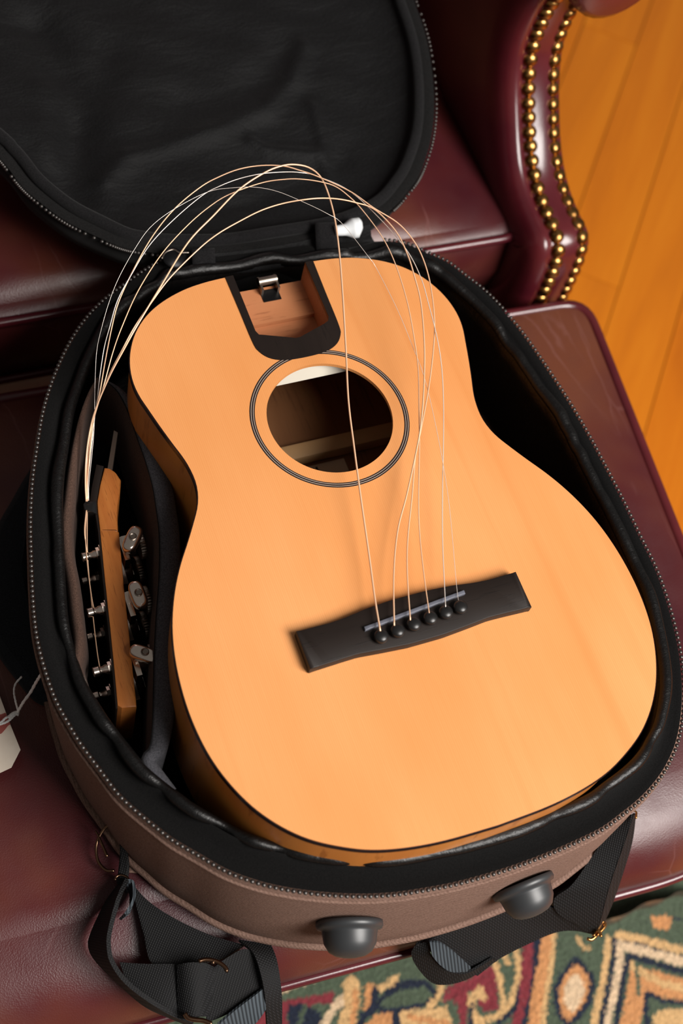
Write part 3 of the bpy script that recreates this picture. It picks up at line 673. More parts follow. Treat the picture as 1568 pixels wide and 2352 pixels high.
def zring(off, z, up=0.0):
    q = ring(ZL, ZN, off, z); q[:, 2] += up; return q
flare = .005 * np.clip(-ZN[:, 1], 0, 1) - .008 * np.clip(-ZN[:, 0], 0, 1) ** 2
rings = [zring(-.001, ZZ - .001), zring(.0025, ZZ - .004), zring(.0035 + .1 * flare, ZZ - .015), zring(.004 + .45 * flare, ZZ - .05), zring(.004 + .8 * flare, ZZ - .09), zring(.003 + flare, FT + .016), zring(.000 + flare, FT + .006), zring(-.010 + flare, FT + .0005)]
mk('shell', *loft(rings, True, False, True), M['twill'], bag, label='brown twill outer wall')
mk('shell_seam', *tube(zring(.0038 + flare, FT + .014), .0030, 6, True), M['twill'], bag)
mk('shell_seam', *tube(zring(.0036, ZZ - .0095), .0012, 6, True), M['twill'], bag)
# lining: edge roll, wall, padded floor
def nz1(it, amp):
    x = smooth_closed(rng.normal(0, 1, (nb, 1)), it)[:, 0]; return amp * x / x.std()
wob = nz1(40, .0009) + nz1(3, .0007) * smooth_closed((nz1(60, 1.0) > .2).astype(float)[:, None], 4)[:, 0]; wob = smooth_closed(wob[:, None], 2)[:, 0]
for qn, dn, wn in (((812, 2040), .0034, 2.2), ((455, 1952), .0026, 2.5), ((492, 1978), .0026, 2.5), ((530, 1998), .0028, 2.5), ((575, 2014), .0024, 2.5), ((625, 2028), .0034, 3.0), ((330, 1868), .0028, 3.0), ((215, 1736), .0024, 3.0), ((1300, 1938), .0026, 4.0), ((1430, 1862), .0030, 4.0), ((1530, 1750), .0024, 4.0), ((100, 1497), .0022, 5.0), ((1196, 768), .0020, 3.0), ((1268, 873), .0020, 3.0)):
    i0 = int(np.argmin(np.linalg.norm(ZL - Zp(qn, ZZ)[:2], axis=1))); dd = np.abs(np.arange(nb) - i0); dd = np.minimum(dd, nb - dd); wob = wob - dn * np.exp(-(dd / wn) ** 2)
rise = .013 * smooth_closed(np.clip(-ZN[:, 1] * 1.3, 0, 1)[:, None], 20)[:, 0]
edge_in = .0118 + .0042 * np.clip(-ZN[:, 1], 0, 1) + .003 * np.clip(-ZN[:, 0], 0, 1)
tape_in = -.0065
mk('zip_tape', *loft([zring(.0006, ZZ + .0006), zring(-.003, ZZ + .0010), zring(tape_in, ZZ - .0008), zring(-edge_in + .0035, ZZ - .004, rise * .75), zring(-edge_in + .001, ZZ - .002, rise)], True), M['tape'], bag)
mk('lining_edge', *tube(np.c_[ZL + ZN * (-edge_in + wob * .6)[:, None], GT + ZZ - .0004 + wob + rise], .0044 + wob * .4, 10, True), M['satin'], bag, label='wrinkled black lining edge')
mk('lining', *loft([zring(-edge_in, ZZ - .003, rise), zring(-edge_in - .003 + wob * .3, ZZ - .008, rise), zring(-edge_in - .001 + wob * .8, ZZ - .02, rise * .5), zring(-.0125, ZZ - .036), zring(-.011, FT + .040), zring(-.014, FT + .034)], True, False, True), M['satin'], bag)
# zipper teeth: too small to pick apart singly
tl = resample(ZL[openi], 372); tn = ZN[openi][np.linspace(0, len(openi) - 1, 372).astype(int)]
parts = []
tv, tf = lathe([(.0002, -.0011), (.0010, -.0008), (.0013, 0), (.0010, .0008), (.0002, .0011)], 8)
for p, n in zip(tl, tn):
    parts.append((tv * [1.15, 1.15, .9] + np.array([p[0] + n[0] * .0022, p[1] + n[1] * .0022, GT + ZZ + .0004]), tf))
mk('zipper_teeth', *join(parts), M['tooth'], bag, kind='stuff')
# rubber feet
ftv, ftf = lathe([(.0225, -.002), (.0228, .0010), (.0218, .0032), (.0190, .0040), (.0186, .0060), (.0176, .0125), (.0145, .0178), (.0100, .0205), (.0045, .0216), (.0010, .0218)], 36)
ftm = raw_mesh('rubber_foot', ftv, ftf, M['rubber'])
def wall_at(q, zrel):
    p = Zp(q, zrel)[:2]; i = int(np.argmin(np.linalg.norm(ZL - p, axis=1))); return i
for q in ((832, 2052), (1244, 1960)):
    i = wall_at(q, ZZ); zf = FT + .076; off = .004 + .66 * flare[i]
    n = np.array([ZN[i, 0], ZN[i, 1], -.10]); n /= np.linalg.norm(n)
    inst('rubber_foot', ftm, (*(ZL[i] + ZN[i] * off), GT + zf), bag, quat_z(n), (.95, .95, .95))
# hinge panel
hl = ZL[[i for i in range(nb) if i not in set(openi.tolist())]]
ha = Zp((392, 612), ZZ); hb = Zp((862, 545), ZZ)
la = Zp((392, 585), -.043); lb = Zp((862, 528), -.043)

# lid
TL = math.radians(10); LNRM = np.array([0, -math.sin(TL), math.cos(TL)]); LU = np.array([1.0, 0, 0]); LV = np.array([0, math.cos(TL), math.sin(TL)])
L0 = Zp((620, 582), -.046)
def lidp(q):
    d = Np(q, L0, LNRM) - L0; return np.array([d @ LU, d @ LV])
def l3(p, h=0.0): p = np.atleast_2d(p); return L0 + p[:, :1] * LU + p[:, 1:2] * LV + (h[:, None] if hasattr(h, '__len__') else h) * LNRM
lv = [lidp(q) for q in [(0, 362), (50, 427), (100, 471), (150, 507), (200, 533), (280, 568), (330, 577), (368, 583), (420, 586), (520, 584), (620, 572), (700, 558), (780, 540), (840, 518), (872, 500), (905, 475), (933, 442), (956, 411), (973, 372), (988, 320), (995, 260), (993, 190), (982, 110), (966, 50), (948, 0)]]
a0, e0 = lv[0], lv[-1]
ext = [e0 + [.004, .050], e0 + [-.007, .107], e0 + [-.035, .165], e0 + [-.085, .215], (.04, .450), (-.03, .458), (-.095, .448), (-.155, .412), (-.200, .352), (-.222, .288), a0 + [-.047, .108], a0 + [-.036, .066], a0 + [-.019, .030]]
LP = ccw(spline(np.array(lv + [np.array(e) for e in ext]), 420, True)); LP = smooth_closed(LP, 3); LN = smooth_closed(normals2(LP), 6); LN /= np.linalg.norm(LN, axis=1)[:, None]
nl = len(LP)
lid = mk('lid', *loft([l3(LP + LN * -.001, -.001), l3(LP + LN * .001, -.004), l3(LP - LN * .001, -.020), l3(LP - LN * .006, -.036), l3(LP - LN * .016, -.042)], True, False, True), M['tape'], bag, label='open lid folded back over the chair seat')
mk('zip_tape', *loft([l3(LP + LN * .0005, .0008), l3(LP - LN * .004, .0012), l3(LP - LN * .009, -.001)], True), M['greytape'], lid)
parts = []
open_l = [i for i in range(nl) if not (LP[i, 1] < .03 and -.07 < LP[i, 0] < .105)]
k = max(range(len(open_l)), key=lambda i: (open_l[i] - open_l[i - 1]) % nl); open_l = open_l[k:] + open_l[:k]
lt = resample(np.c_[LP[open_l], LN[open_l]], 330)
for r in lt:
    c = l3(r[:2] + r[2:] * .0022, .0006)[0]; parts.append((tv * 1.1 + c, tf))
mk('zipper_teeth', *join(parts), M['tooth'], lid, kind='stuff')
lwob = .0004 * np.sin(np.arange(nl) * .11) + .0002 * np.sin(np.arange(nl) * .29)
mk('edge_roll', *tube(l3(LP - LN * (.0125 + lwob)[:, None], .0005 + lwob), .0046, 12, True), M['roll'], lid, label='padded roll around the lid lining')
inner = LP - LN * .0155; cl = inner.mean(0)
folds = [([(245, 390), (300, 335), (420, 300), (520, 265), (620, 222), (680, 155), (708, 80)], .0050, .0060), ([(585, 298), (620, 318), (735, 330)], .0036, .0035), ([(728, 215), (752, 300), (760, 395)], .0030, .0040), ([(90, 30), (140, 130), (165, 270), (160, 420)], -.0075, .0130), ([(250, 105), (225, 190), (190, 310)], -.0030, .0110), ([(120, 180), (120, 330)], .0050, .0100),
         ([(60, 330), (160, 440), (260, 500)], -.004, .009), ([(430, 200), (560, 180), (640, 110)], -.003, .009), ([(300, 440), (450, 470), (600, 440), (800, 350)], -.0022, .006)]
folds = [(np.array([lidp(q) for q in L]), a, s) for L, a, s in folds]
def lidf(t, p):
    e = 1 - t; h = -.003 - .015 * (1 - e ** 9) * np.ones(len(p))
    for L, a, s in folds: h = h + 1.1 * a * np.exp(-(dist_line(p, L) / (1.5 * s)) ** 2)
    h = h + .0012 * np.sin(p[:, 0] * 70 + p[:, 1] * 45) * np.sin(p[:, 1] * 95) * min(1, t * 5) + .0007 * np.sin(p[:, 1] * 230 + 6 * np.sin(p[:, 0] * 25)) * np.clip(1 - p[:, 1] / .12, 0, 1) * min(1, t * 5)
    return l3(p, h)
mk('lining', *fill_rings(inner, cl, lidf, 80, 1.0), M['velvet'], lid, label='rumpled black velour lining of the lid')
# hinge between lid and base
A = [Zp(q, ZZ + .001) for q in ((385, 612), (470, 622), (600, 612), (720, 592), (860, 556))]; B = [Zp(q, -.043) for q in ((380, 584), (470, 584), (600, 570), (720, 548), (850, 515))]
A = spline(A, 40); B = spline(B, 40)
D = A + np.array([0, -.004, -.05]); rows = [np.array([D[i], A[i] * .75 + D[i] * .25 + [0, .004, 0], A[i], A[i] * .5 + B[i] * .5 + [0, 0, -.004], B[i]]) for i in range(40)]
hp_ = mk('hinge_panel', *loft(rows, False), M['velvet'], bag)
def strip_px(qa, qb, w, zs, th, mat, name, parent, n=14):
    pts = spline([Zp(q, z) for q, z in zip((qa, ((qa[0] + qb[0]) / 2, (qa[1] + qb[1]) / 2), qb), zs)], n); hx = np.array([w / 2, -w * .08, 0])
    return mk(name, *ribbon(pts - hx, pts + hx, th), mat, parent)
strip_px((466, 572), (470, 632), .017, (-.036, -.040, -.052), .002, M['roll'], 'hinge_tab', bag)
strip_px((748, 512), (752, 590), .017, (-.034, -.038, -.050), .002, M['roll'], 'hinge_tab', bag)
# zip pulls
wp = spline([Zp(q, -.034) for q in ((770, 530), (790, 528), (806, 525), (822, 523), (833, 524))], 20)
mk('zip_pull', *tube(wp, np.interp(np.linspace(0, 1, 20), [0, .35, .62, .85, .97, 1], [.0040, .0046, .0078, .0078, .004, .0006]), 14), M['white'], bag, label='white zip pull')
sp = Zp((398, 592), -.036)
mk('zip_slider', *place(lathe([(.0005, -.001), (.0075, -.001), (.0085, .0004), (.0075, .0016), (.0005, .0018)], 24), sp, (0.1, -.2, 1)), M['blackmetal'], bag, sharp=50)
mk('zip_slider_edge', *tube(spline([Zp(q, -.0335) for q in ((371, 594), (380, 580), (398, 573), (412, 580), (434, 580))], 24), .0007, 6), M['steel'], bag)

# pouch for the headstock inside the bag
lipL = [(225, 868), (207, 900), (188, 950), (175, 1010), (166, 1070), (158, 1140), (152, 1200), (155, 1260), (168, 1330), (176, 1400), (183, 1460), (180, 1500), (177, 1522), (188, 1560), (205, 1600), (235, 1655), (285, 1725), (335, 1785), (383, 1838)]
lipR = [(225, 868), (262, 893), (283, 925), (300, 965), (315, 1010), (333, 1060), (350, 1120), (358, 1170), (364, 1215), (366, 1270), (364, 1340), (358, 1420), (354, 1500), (352, 1580), (350, 1660), (344, 1715), (326, 1738), (336, 1768), (388, 1826)]
NL = 90
a = spline([Zp(q, -.047) for q in lipL], NL); tt = np.linspace(0, 1, NL); fat = np.sin(np.pi * np.clip(tt, 0.02, .98)) ** .6
out_dir = np.array([1.0, 0.0, 0.0])
a1_ = a + np.c_[.005 * fat, np.zeros(NL), -.012 * fat - .002]; a2_ = a + np.c_[.007 * fat, np.zeros(NL), -.040 * np.ones(NL)]; a3_ = a2_ + [0, 0, -.04]
ao = a + np.c_[-.004 * fat, np.zeros(NL), -.003 * np.ones(NL)]; ao2 = a + np.c_[-.006 * fat, np.zeros(NL), -.05 * np.ones(NL)]
mk('pouch_wall', *loft([ao2, ao, a + [-.001, 0, .0008], a + [.0015, 0, -.0004], a1_, a2_, a3_], False), M['pouch'], bag, label='brown cloth wall of the inner pouch')
b = spline([Zp(q, -.047) for q in lipR], NL)
bdir = np.gradient(b, axis=0); bn = np.c_[bdir[:, 1], -bdir[:, 0], np.zeros(NL)]; bn /= np.linalg.norm(bn, axis=1)[:, None]; bn *= np.where(bn[:, :1] < 0, -1, 1)
bn = smooth_closed(bn, 6, False)
wid = .0135 * np.clip(np.minimum(tt * 6, 1), 0, 1) * (1 - .55 * np.clip((tt - .8) / .2, 0, 1)); wid = wid[:, None]
b_in1 = b - bn * .2 * wid + [0, 0, -.012]; b_in2 = b - bn * .2 * wid + [0, 0, -.05]
mk('pouch_wall', *loft([b_in2 + [0, 0, -.03], b_in2, b_in1, b], False), M['pouch'], bag)
mk('pouch_trim', *loft([b + [0, 0, -.0005], b + bn * .12 * wid + [0, 0, .0016], b + bn * .55 * wid + [0, 0, .0022], b + bn * .95 * wid + [0, 0, .0002], b + bn * 1.05 * wid + [0, 0, -.004], b + bn * .9 * wid + [0, 0, -.07]], False), M['charcoal'], bag, label='charcoal padded trim of the inner pouch')
mk('stitching', *tube(b + [0, 0, .0012], .0004, 5), M['greytape'], bag)

# ------------------------------------------------------------------ headstock in the pouch
HZ = -.060
hs = thing('guitar_headstock', 'detached guitar headstock with chrome tuners tucked in the bag pouch', 'headstock', tuple(Zp((275, 1450), -.12)))
zt = GT + HZ
hp2 = lambda L: np.array([Zp(q, HZ)[:2] for q in L])
hd = hp2([(229, 1218), (240, 1330), (252, 1440), (262, 1540), (270, 1627), (314, 1623), (305, 1540), (295, 1440), (285, 1350), (273, 1218)])
mk('head', *prism(resample(hd, 60, True), zt - .060, zt, .0010), M['mahogany'], hs, sharp=30, label='mahogany headstock side')
vn = hp2([(224, 1180), (229, 1218), (240, 1330), (252, 1440), (262, 1540), (270, 1627), (266, 1627), (258, 1540), (248, 1440), (236, 1330), (225, 1218), (219, 1180)])
mk('head_veneer', *prism(vn, zt - .060, zt - .0004), M['ebony'], hs, smooth=False)
nk = hp2([(239, 1072), (250, 1072), (266, 1082), (278, 1100), (276, 1130), (271, 1160), (270, 1190), (272, 1222), (229, 1222), (224, 1180), (222, 1150), (229, 1110)])
mk('neck_stub', *prism(resample(nk, 60, True), zt - .048, zt - .0006, .002), M['mahogany'], hs, sharp=40)
fbp = hp2([(221, 1066), (238, 1070), (229, 1110), (222, 1152), (205, 1156), (210, 1120)])
mk('fingerboard', *prism(fbp, zt - .046, zt - .0002, .0006), M['ebony'], hs, sharp=30)
nt = hp2([(191, 1158), (196, 1152), (208, 1152), (222, 1152), (224, 1182), (210, 1176), (194, 1170)])
mk('nut', *prism(nt, zt - .045, zt + .0004, .0006), M['pin'], hs, sharp=30)
tb = hp2([(246, 1076), (257, 1078), (271, 985), (262, 980)])
mk('tenon_bar', *prism(tb, zt - .016, zt - .005), M['steel'], hs, smooth=False, label='grey steel tenon bar')
def tuner(qpost, qedge, zc, up, ax):
    # qpost: string post tip, qedge: where the wood ends on the back, zc: height of its axis
    e = Zp(qedge, HZ); p = Zp(qpost, zc); y = p[1]; cz = GT + zc
    fx = np.interp(y, hd[:5][::-1, 1], hd[:5][::-1, 0]); bx_ = np.interp(y, hd[5:][:, 1], hd[5:][:, 0])
    T = mk('tuner', *join([place(lathe([(.0068, 0), (.0068, .0075), (.0060, .0095), (.001, .0096)], 20), (bx_, y - .001, cz), (1, 0, 0)), box((bx_ + .0018, y - .004, cz), (.0036, .018, .014)),
                           box((bx_ + .0060, y, cz + (.0045 if up else -.0045)), (.009, .0085, .009))]), M['chrome'], hs, sharp=35, label='chrome machine head')
    mk('string_post', *place(lathe([(.0031, 0), (.0031, .0055), (.0024, .0065), (.0024, .0085), (.0033, .0095), (.0033, .0128), (.0028, .0132), (.0005, .0132)], 18), (fx, y, cz), (-1, 0, 0)), M['chrome'], T, sharp=35)
    mk('bushing', *place(lathe([(.0060, 0), (.0060, .0010), (.0046, .0014), (.0046, .0034), (.0032, .0036)], 8), (fx, y, cz), (-1, 0, 0)), M['chrome'], T, sharp=25)
    kn = []
    a = np.linspace(0, 2 * pi, 60, endpoint=False); kr = np.where(np.arange(60) % 2 == 0, .0098, .0092)
    kv = [np.c_[kr * s * np.cos(a), kr * s * np.sin(a), np.full(60, h)] for s, h in ((.55, .0), (.98, .0003), (1, .0008), (1, .0034), (.96, .0040), (.5, .0042))]
    mk('lock_knob', *place(loft(kv, True, True, True), (bx_ + .0125, y - .0015, cz), (1, 0, 0)), M['steel'], T, sharp=30)
    if up:
        mk('tuner_shaft', *tube([(bx_ + .0062, y, cz + .004), (bx_ + .0062, y, cz + .0105)], .0022, 12), M['chrome'], T)
        ax = np.array(ax, float); ax /= np.linalg.norm(ax); cxn = np.array([-ax[1], ax[0]])
        c2 = np.array([bx_ + .0075, y - .0030]) ; L_ = []
        for t in np.linspace(0, 2 * pi, 36, endpoint=False):
            L_.append(c2 + ax * .0100 * np.sign(math.cos(t)) * abs(math.cos(t)) ** .55 + cxn * .0050 * np.sign(math.sin(t)) * abs(math.sin(t)) ** .8)
        zb = cz + .0105
        mk('tuner_button', *prism(np.array(L_), zb, zb + .0085, .0024), M['chrome'], T, sharp=60)
        sc = [(.0006, .0), (.0028, .0), (.0028, .0006), (.0023, .0009), (.0016, .0004), (.0002, .0004)]
        mk('screw', *place(lathe(sc, 16), (c2[0], c2[1], zb + .0085), (0, 0, 1)), M['steel'], T, sharp=30)
for qp, qe, ax in (((203, 1277), (276, 1262), (.62, .78)), ((218, 1404), (290, 1390), (-.05, 1)), ((230, 1540), (303, 1530), (.80, -.60))):
    tuner(qp, qe, -.0685, True, ax)
for qp in ((196, 1334), (208, 1463), (222, 1598)):
    tuner(qp, (280, 1330), -.1030, False, (0, 1))

# ------------------------------------------------------------------ loose strings from the bridge to the headstock
def string(pts, r, mat, label, name='guitar_string'):
    W = spline([Zp((x, y), z) for x, y, z in pts], 220)
    c = W[0]; me = None
    o = mk(name, *tube(W - c, r, 6), mat); o.location = c
    o['label'] = label; o['category'] = 'string'; o['group'] = 'loose guitar strings'; return o
def heights(pts, zs):        # spread heights smoothly along a traced line
    n = len(pts); k = np.linspace(0, 1, len(zs)); u = np.linspace(0, 1, n); return [(x, y, float(np.interp(t, k, zs))) for (x, y), t in zip(pts, u)]
H = [.013, .010, .016, .024, .034, .044, .052, .056, .056, .050, .040, .026, .008, -.014, -.034, -.050, -.058]
S6 = [(873, 1450), (860, 1370), (848, 1280), (828, 1140), (812, 1020), (800, 920), (794, 800), (787, 680), (779, 580), (768, 500), (752, 440), (735, 405), (710, 385), (680, 378), (650, 380), (610, 395), (550, 434), (490, 495), (430, 559), (362, 669), (313, 750), (282, 806), (257, 852), (238, 893), (223, 930), (211, 968), (202, 1015), (197, 1064), (196, 1114), (198, 1152)]
S5 = [(905, 1437), (904, 1318), (913, 1219), (933, 1140), (952, 1054), (963, 997), (970, 939), (974, 863), (974, 786), (966, 694), (951, 633), (935, 583), (908, 530), (860, 481), (816, 465), (777, 457), (739, 455), (701, 458), (650, 467), (600, 483), (550, 508), (500, 537), (456, 572), (390, 638), (345, 698), (308, 752), (278, 808), (255, 852), (237, 893), (224, 928), (213, 968), (205, 1015), (200, 1064), (198, 1114), (200, 1152)]
S4 = [(942, 1425), (935, 1318), (936, 1239), (946, 1140), (954, 1046), (966, 989), (985, 886), (996, 790), (997, 725), (987, 648), (970, 591), (947, 549), (912, 511), (859, 478), (803, 439), (729, 405), (688, 391), (650, 381), (600, 380), (550, 388), (505, 405), (461, 429), (400, 480), (349, 544), (306, 620), (272, 694), (257, 750), (242, 826), (230, 895), (222, 930), (214, 968), (207, 1015), (202, 1064), (199, 1114), (201, 1150)]
S3 = [(986, 1413), (972, 1310), (963, 1219), (961, 1140), (963, 1016), (962, 939), (960, 847), (951, 778), (935, 694), (909, 610), (878, 545), (830, 480), (800, 450), (770, 428), (734, 417), (688, 411), (650, 412), (600, 420), (527, 446), (480, 475), (430, 518), (372, 582), (318, 666), (280, 750), (259, 809), (239, 882), (226, 925), (215, 965), (209, 1015), (204, 1064), (200, 1114), (202, 1150)]
S2 = [(1023, 1395), (1021, 1357), (1016, 1239), (1016, 1120), (1018, 1016), (1018, 920), (1014, 844), (1004, 778), (985, 702), (966, 637), (932, 572), (870, 500), (800, 437), (726, 404), (688, 396), (650, 395), (600, 399), (550, 410), (505, 427), (464, 449), (400, 503), (344, 562), (303, 628), (270, 689), (252, 750), (239, 799), (229, 865), (223, 918), (217, 960), (211, 1015), (206, 1064), (202, 1114), (203, 1150)]
S1 = [(1057, 1392), (1052, 1376), (1047, 1333), (1030, 1150), (1005, 1000), (975, 870), (945, 790), (910, 706), (863, 614), (847, 591), (786, 514), (752, 491), (701, 466), (638, 440), (587, 430), (540, 431), (479, 440), (400, 480), (346, 521), (311, 569), (275, 633), (252, 689), (234, 750), (222, 806), (218, 882), (217, 945), (215, 1000), (209, 1064), (204, 1114), (204, 1150)]
for S, r, m, l in ((S6, .00064, 'bronze', 'thickest bronze string, crossing the soundhole from the leftmost bridge pin'), (S5, .00052, 'bronze', 'bronze string from second bridge pin from the left, forming the lowest arch'),
                   (S4, .00046, 'bronze', 'bronze string from third bridge pin from the left, bowing furthest right'), (S3, .00040, 'bronze', 'bronze string from fourth bridge pin from the left, nearly straight'),
                   (S2, .00032, 'steelwire', 'thin plain string from fifth bridge pin, right of the crossing strings'), (S1, .00017, 'steelwire', 'finest hair-thin string, from the rightmost bridge pin')):
    string(heights(S, H), r, M[m], l)
for pts, nm in (([(198, 1172, -.058), (194, 1215, -.060), (197, 1250, -.064), (203, 1278, -.0685)], 0), ([(199, 1172, -.060), (196, 1230, -.062), (201, 1300, -.066), (210, 1370, -.068), (217, 1404, -.0685)], 1), ([(200, 1172, -.062), (201, 1280, -.068), (212, 1400, -.072), (222, 1490, -.071), (230, 1540, -.0685)], 2)):
    W = spline([Zp(q[:2], q[2]) for q in pts], 40); mk('string_end', *tube(W, .0004, 6), M['bronze'], hs)

# ------------------------------------------------------------------ straps and buckles of the bag
def pz(L): return [Zp(q[:2], q[2]) if len(q) == 3 and q[2] > -1 else Yp(q[:2], q[2] + 10) for q in L]
def strap(name, LA, LB, mat, n=40, th=.0018, parent=bag, label=None):
    return mk(name, *ribbon(spline(pz(LA), n), spline(pz(LB), n), th, 6), M[mat], parent, label=label, sharp=50)
Y = lambda v: v - 10                          # marks a point given on the upright plane y = v
yF = FR[1]
yf = lambda x: f0[1] + (f1[1] - f0[1]) * (x - f0[0]) / (f1[0] - f0[0])
ya, yb2 = yf(.15) - .012, yf(.03) - .012
# right strap: from the bag's corner down to the gold buckle, then a band running left
strap('strap', [(1448, 1872, -.140), (1385, 1932, -.152), (1315, 2028, -.172), (1272, 2062, -.184), (1285, 2100, -.200), (1362, 2138, -.226)],
      [(1452, 1872, -.138), (1428, 1945, -.148), (1405, 2010, -.164), (1390, 2060, -.182), (1380, 2100, -.202), (1368, 2140, -.226)], 'webbing', label='black webbing shoulder strap')
strap('strap', [(1452, 1872, -.138), (1428, 1945, -.148), (1405, 2010, -.164), (1390, 2060, -.182), (1380, 2100, -.202), (1368, 2140, -.226)],
      [(1458, 1868, -.142), (1450, 1930, -.160), (1433, 1990, -.176), (1415, 2045, -.196), (1400, 2085, -.212), (1382, 2125, -.230)], 'webbing')
strap('strap', [(1300, 2085, -.198), (1262, 2082, -.194), (1225, 2080, -.190), (1150, 2092, -.190), (1050, 2130, -.190), (980, 2158, -.190), (955, 2168, -.190)],
      [(1368, 2146, -.228), (1320, 2136, -.228), (1275, 2140, -.228), (1215, 2165, -.230), (1150, 2198, -.234), (1120, 2220, -.236), (1095, 2240, -.240)], 'webbing')
strap('strap', [(955, 2168, -.192), (945, 2188, -.200), (955, 2215, -.215), (985, 2250, -.235), (1015, 2260, -.240), (1070, 2248, -.240), (1140, 2205, -.236)],
      [(985, 2160, -.186), (985, 2185, -.192), (1000, 2208, -.204), (1020, 2225, -.214), (1040, 2232, -.220), (1075, 2232, -.224), (1130, 2200, -.226)], 'webbing')
strap('strap', [(985, 2162, -.182), (1010, 2165, -.182), (1040, 2185, -.192), (1080, 2222, -.212)], [(992, 2195, -.190), (1010, 2215, -.202), (1035, 2230, -.212), (1070, 2230, -.216)], 'webgrey', label='grey underside of the strap')
mk('buckle', *join([tube(spline([Zp(q, -.222) for q in ((1348, 2156), (1358, 2158), (1370, 2148), (1378, 2140), (1388, 2128), (1388, 2120), (1382, 2118), (1374, 2132), (1362, 2150))], 40), .0013, 8),
                    tube(spline([Zp(q, -.218) for q in ((1372, 2136), (1378, 2144), (1380, 2152))], 10), .0013, 8)]), M['gold'], bag, label='gold buckle')
mk('buckle', *tube(spline([Zp(q, -.130) for q in ((1455, 1862), (1461, 1866), (1460, 1880))], 10), .0008, 6), M['gold'], bag)
# left strap: ring, standing loop, wide webbing, slide buckle
gz = FT + .004
mk('ring', *tube(spline([Zp(q, z) for q, z in (((272, 1884), gz + .020), ((240, 1903), gz + .018), ((222, 1938), gz + .014), ((224, 1975), gz + .012), ((242, 1998), gz + .012), ((262, 2000), gz + .014))], 40), .0011, 8), M['darkmetal'], bag, label='dark bronze ring')
mk('ring_pin', *tube(spline([Zp(q, gz + .018) for q in ((219, 1908), (228, 1925), (238, 1948), (246, 1968))], 16), np.linspace(.0006, .0012, 16), 8), M['darkmetal'], bag)
mk('tab', *ribbon(spline(pz([(272, 1900, gz + .02), (276, 1960, gz + .018), (268, 2030, gz + .012)]), 16), spline(pz([(292, 1950, gz + .02), (296, 1990, gz + .018), (292, 2036, gz + .012)]), 16), .002), M['webbing'], bag)
mk('tab', *ribbon(spline(pz([(284, 1968, gz + .004), (288, 1985, gz + .004), (290, 2004, gz + .004)]), 8), spline(pz([(310, 1990, gz + .004), (316, 2000, gz + .004), (320, 2006, gz + .004)]), 8), .002), M['twill'], bag)
mk('ring', *tube(spline([Zp(q, gz + .016) for q in ((264, 2022), (268, 2013), (278, 2010), (290, 2014), (296, 2022))], 20), .0009, 8), M['darkmetal'], bag)
strap('strap', [(284, 2022, gz), (245, 2075, gz), (210, 2150, gz), (208, 2180, gz), (225, 2208, gz), (265, 2248, gz), (330, 2305, gz), (385, 2332, gz - .01), (430, 2350, gz - .02)],
      [(292, 2020, gz + .020), (272, 2065, gz + .028), (252, 2140, gz + .030), (250, 2175, gz + .030), (258, 2210, gz + .028), (290, 2255, gz + .024), (345, 2298, gz + .018), (400, 2330, gz + .006), (445, 2346, gz - .006)], 'webbing', th=.003)
strap('strap', [(292, 2022, gz + .020), (304, 2024, gz + .019), (308, 2040, gz + .019), (306, 2068, gz + .019), (288, 2100, gz + .018)], [(288, 2050, gz + .002), (298, 2050, gz + .002), (300, 2070, gz + .002), (296, 2095, gz + .002), (275, 2112, gz + .002)], 'webgrey', n=24)
strap('strap', [(300, 2026, gz + .002), (340, 2070, gz + .002), (400, 2110, gz + .003), (480, 2148, gz + .004), (560, 2172, gz + .006)], [(330, 2150, gz + .002), (348, 2212, gz + .004), (400, 2216, gz + .006), (470, 2212, gz + .008), (520, 2200, gz + .010)], 'webbing', label='black webbing shoulder strap')
strap('strap', [(275, 2210, gz + .006), (330, 2214, gz + .008), (380, 2214, gz + .010), (425, 2214, gz + .012)], [(292, 2258, gz + .004), (335, 2292, gz + .006), (380, 2320, gz + .006), (425, 2345, gz + .002)], 'webbing')
strap('strap', [(408, 2216, gz + .014), (425, 2212, gz + .018), (445, 2210, gz + .019), (470, 2212, gz + .017), (492, 2222, gz + .012)], [(410, 2338, gz + .004), (428, 2340, gz + .008), (445, 2338, gz + .010), (462, 2335, gz + .008), (478, 2335, gz + .002)], 'webbing')
strap('strap', [(490, 2222, gz + .012), (520, 2200, gz + .012), (560, 2180, gz + .012), (600, 2190, gz + .010)], [(472, 2350, gz), (520, 2330, gz + .002), (570, 2300, gz + .004), (606, 2270, gz + .006)], 'webbing')
strap('strap', [(500, 2352, gz + .006), (540, 2318, gz + .008), (580, 2288, gz + .010), (606, 2268, gz + .010)], [(520, 2400, gz - .02), (560, 2375, gz - .012), (590, 2345, gz - .004), (610, 2318, gz + .002)], 'webgrey')
strap('strap', [(548, 2160, gz + .008), (580, 2190, gz + .014), (598, 2240, gz + .014), (608, 2300, gz + .006), (612, 2360, gz - .02), (612, 2420, gz - .05)], [(622, 2172, gz + .006), (634, 2205, gz + .010), (642, 2250, gz + .008), (646, 2300, gz - .004), (646, 2360, gz - .03), (646, 2420, gz - .06)], 'webbing')
mk('buckle', *join([tube(spline([Zp(q, gz + .022) for q in ((456, 2208), (470, 2204), (490, 2206), (508, 2214), (520, 2226), (518, 2232))], 24), .0014, 8), tube(spline([Zp(q, gz + .022) for q in ((490, 2206), (488, 2214))], 4), .0014, 8)]), M['darkmetal'], bag, label='bronze slide buckle')
mk('buckle', *tube(spline([Zp(q, gz + .012) for q in ((424, 2328), (432, 2338), (448, 2342), (466, 2344), (486, 2352))], 24), .0016, 8), M['darkmetal'], bag)
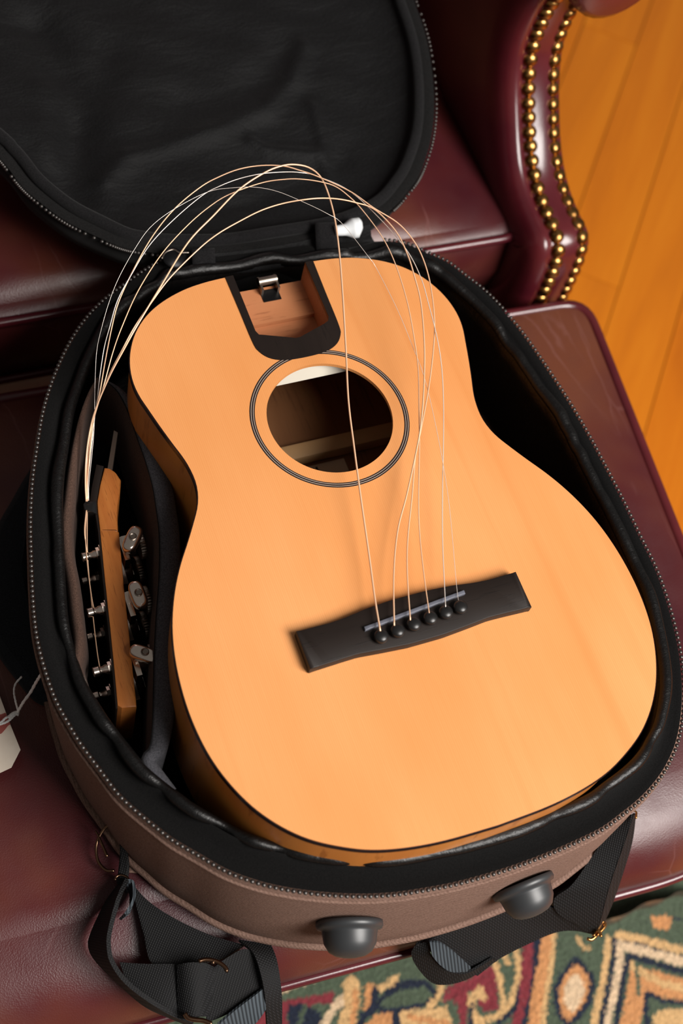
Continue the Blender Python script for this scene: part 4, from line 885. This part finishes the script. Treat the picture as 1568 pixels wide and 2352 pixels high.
# padded strap lying left of the bag
pp = [(92, 1040), (60, 1080), (25, 1140), (-15, 1215), (-40, 1320), (-38, 1420), (-5, 1490), (35, 1545), (72, 1590), (100, 1606), (118, 1604), (112, 1560), (98, 1495), (88, 1400), (86, 1250), (92, 1120)]
pl = ccw(spline([Zp(q, FT + .022)[:2] for q in pp], 120, True)); pn = normals2(pl); pc = pl.mean(0)
V1, F1 = loft([ring(pl, pn, -.004, FT + .002), ring(pl, pn, 0, FT + .008), ring(pl, pn, -.001, FT + .018), ring(pl, pn, -.006, FT + .0235)], True, True)
V2, F2 = fill_rings(pl - pn * .006, pc, lambda t, p: np.c_[p, np.full(len(p), GT + FT + .0235 + .006 * (1 - (1 - t) ** 2))], 10)
mk('strap_pad', *join([(V1, F1), (V2, F2)]), M['neoprene'], bag, label='black padded shoulder strap end')

# ------------------------------------------------------------------ price tag
tz = FT + .012
tg = thing('price_tag', 'cream paper price tag tied to the bag with white string', 'tag', tuple(Zp((10, 1700), tz)))
tagz = lambda x: FT + .008 + .014 * (x + 170) / 217          # its outer end rests on the leather, the tied end is held up
def sheet(L, o, th):
    top = np.array([Zp(q, tagz(q[0]) + o) for q in L]); bot = top - [0, 0, th]; n = len(L); tr = tessellate_polygon([[Vector((p[0], p[1], 0)) for p in top]])
    F = [tuple(t) for t in tr] + [tuple(i + n for i in t[::-1]) for t in tr] + [(i, (i + 1) % n, (i + 1) % n + n, i + n) for i in range(n)]
    return np.vstack([top, bot]), F
mk('card', *sheet([(-12, 1560), (0, 1600), (22, 1660), (47, 1722), (26, 1763), (-6, 1778), (-120, 1825), (-170, 1690), (-150, 1640)], 0, .0004), M['paper'], tg, smooth=False)
mk('reinforcement', *sheet([(-60, 1650), (-20, 1640), (2, 1641), (12, 1637), (14, 1640), (20, 1655), (24, 1663), (18, 1667), (12, 1675), (4, 1684), (-10, 1690), (-50, 1690)], .0004, .0003), M['tagred'], tg, smooth=False, label='red paper reinforcement')
tz = FT + .022
def yarn(L, r=.00085):
    W = spline([Zp(q[:2], q[2]) for q in L], 40); return tube(W, r * (1 + .15 * np.sin(np.arange(40) * 1.9)), 7)
mk('tie_string', *join([yarn([(-30, 1668, tz + .001), (0, 1660, tz + .002), (12, 1650, tz + .003), (22, 1645, tz + .004), (40, 1634, tz + .006)]), yarn([(-30, 1676, tz + .001), (0, 1664, tz + .002), (14, 1659, tz + .003), (24, 1652, tz + .004), (40, 1636, tz + .006)]),
                        yarn([(50, 1554, -.125), (36, 1570, -.128), (32, 1588, -.130), (36, 1612, -.130), (42, 1634, tz + .006)], .0007), yarn([(100, 1540, -.075), (84, 1565, -.10), (70, 1590, -.115), (54, 1612, -.124), (40, 1636, tz + .006)], .001),
                        yarn([(20, 1650, tz + .004), (28, 1642, tz + .005), (36, 1638, tz + .006), (44, 1640, tz + .006)], .0016)]), M['yarn'], tg, label='white cotton tie string')
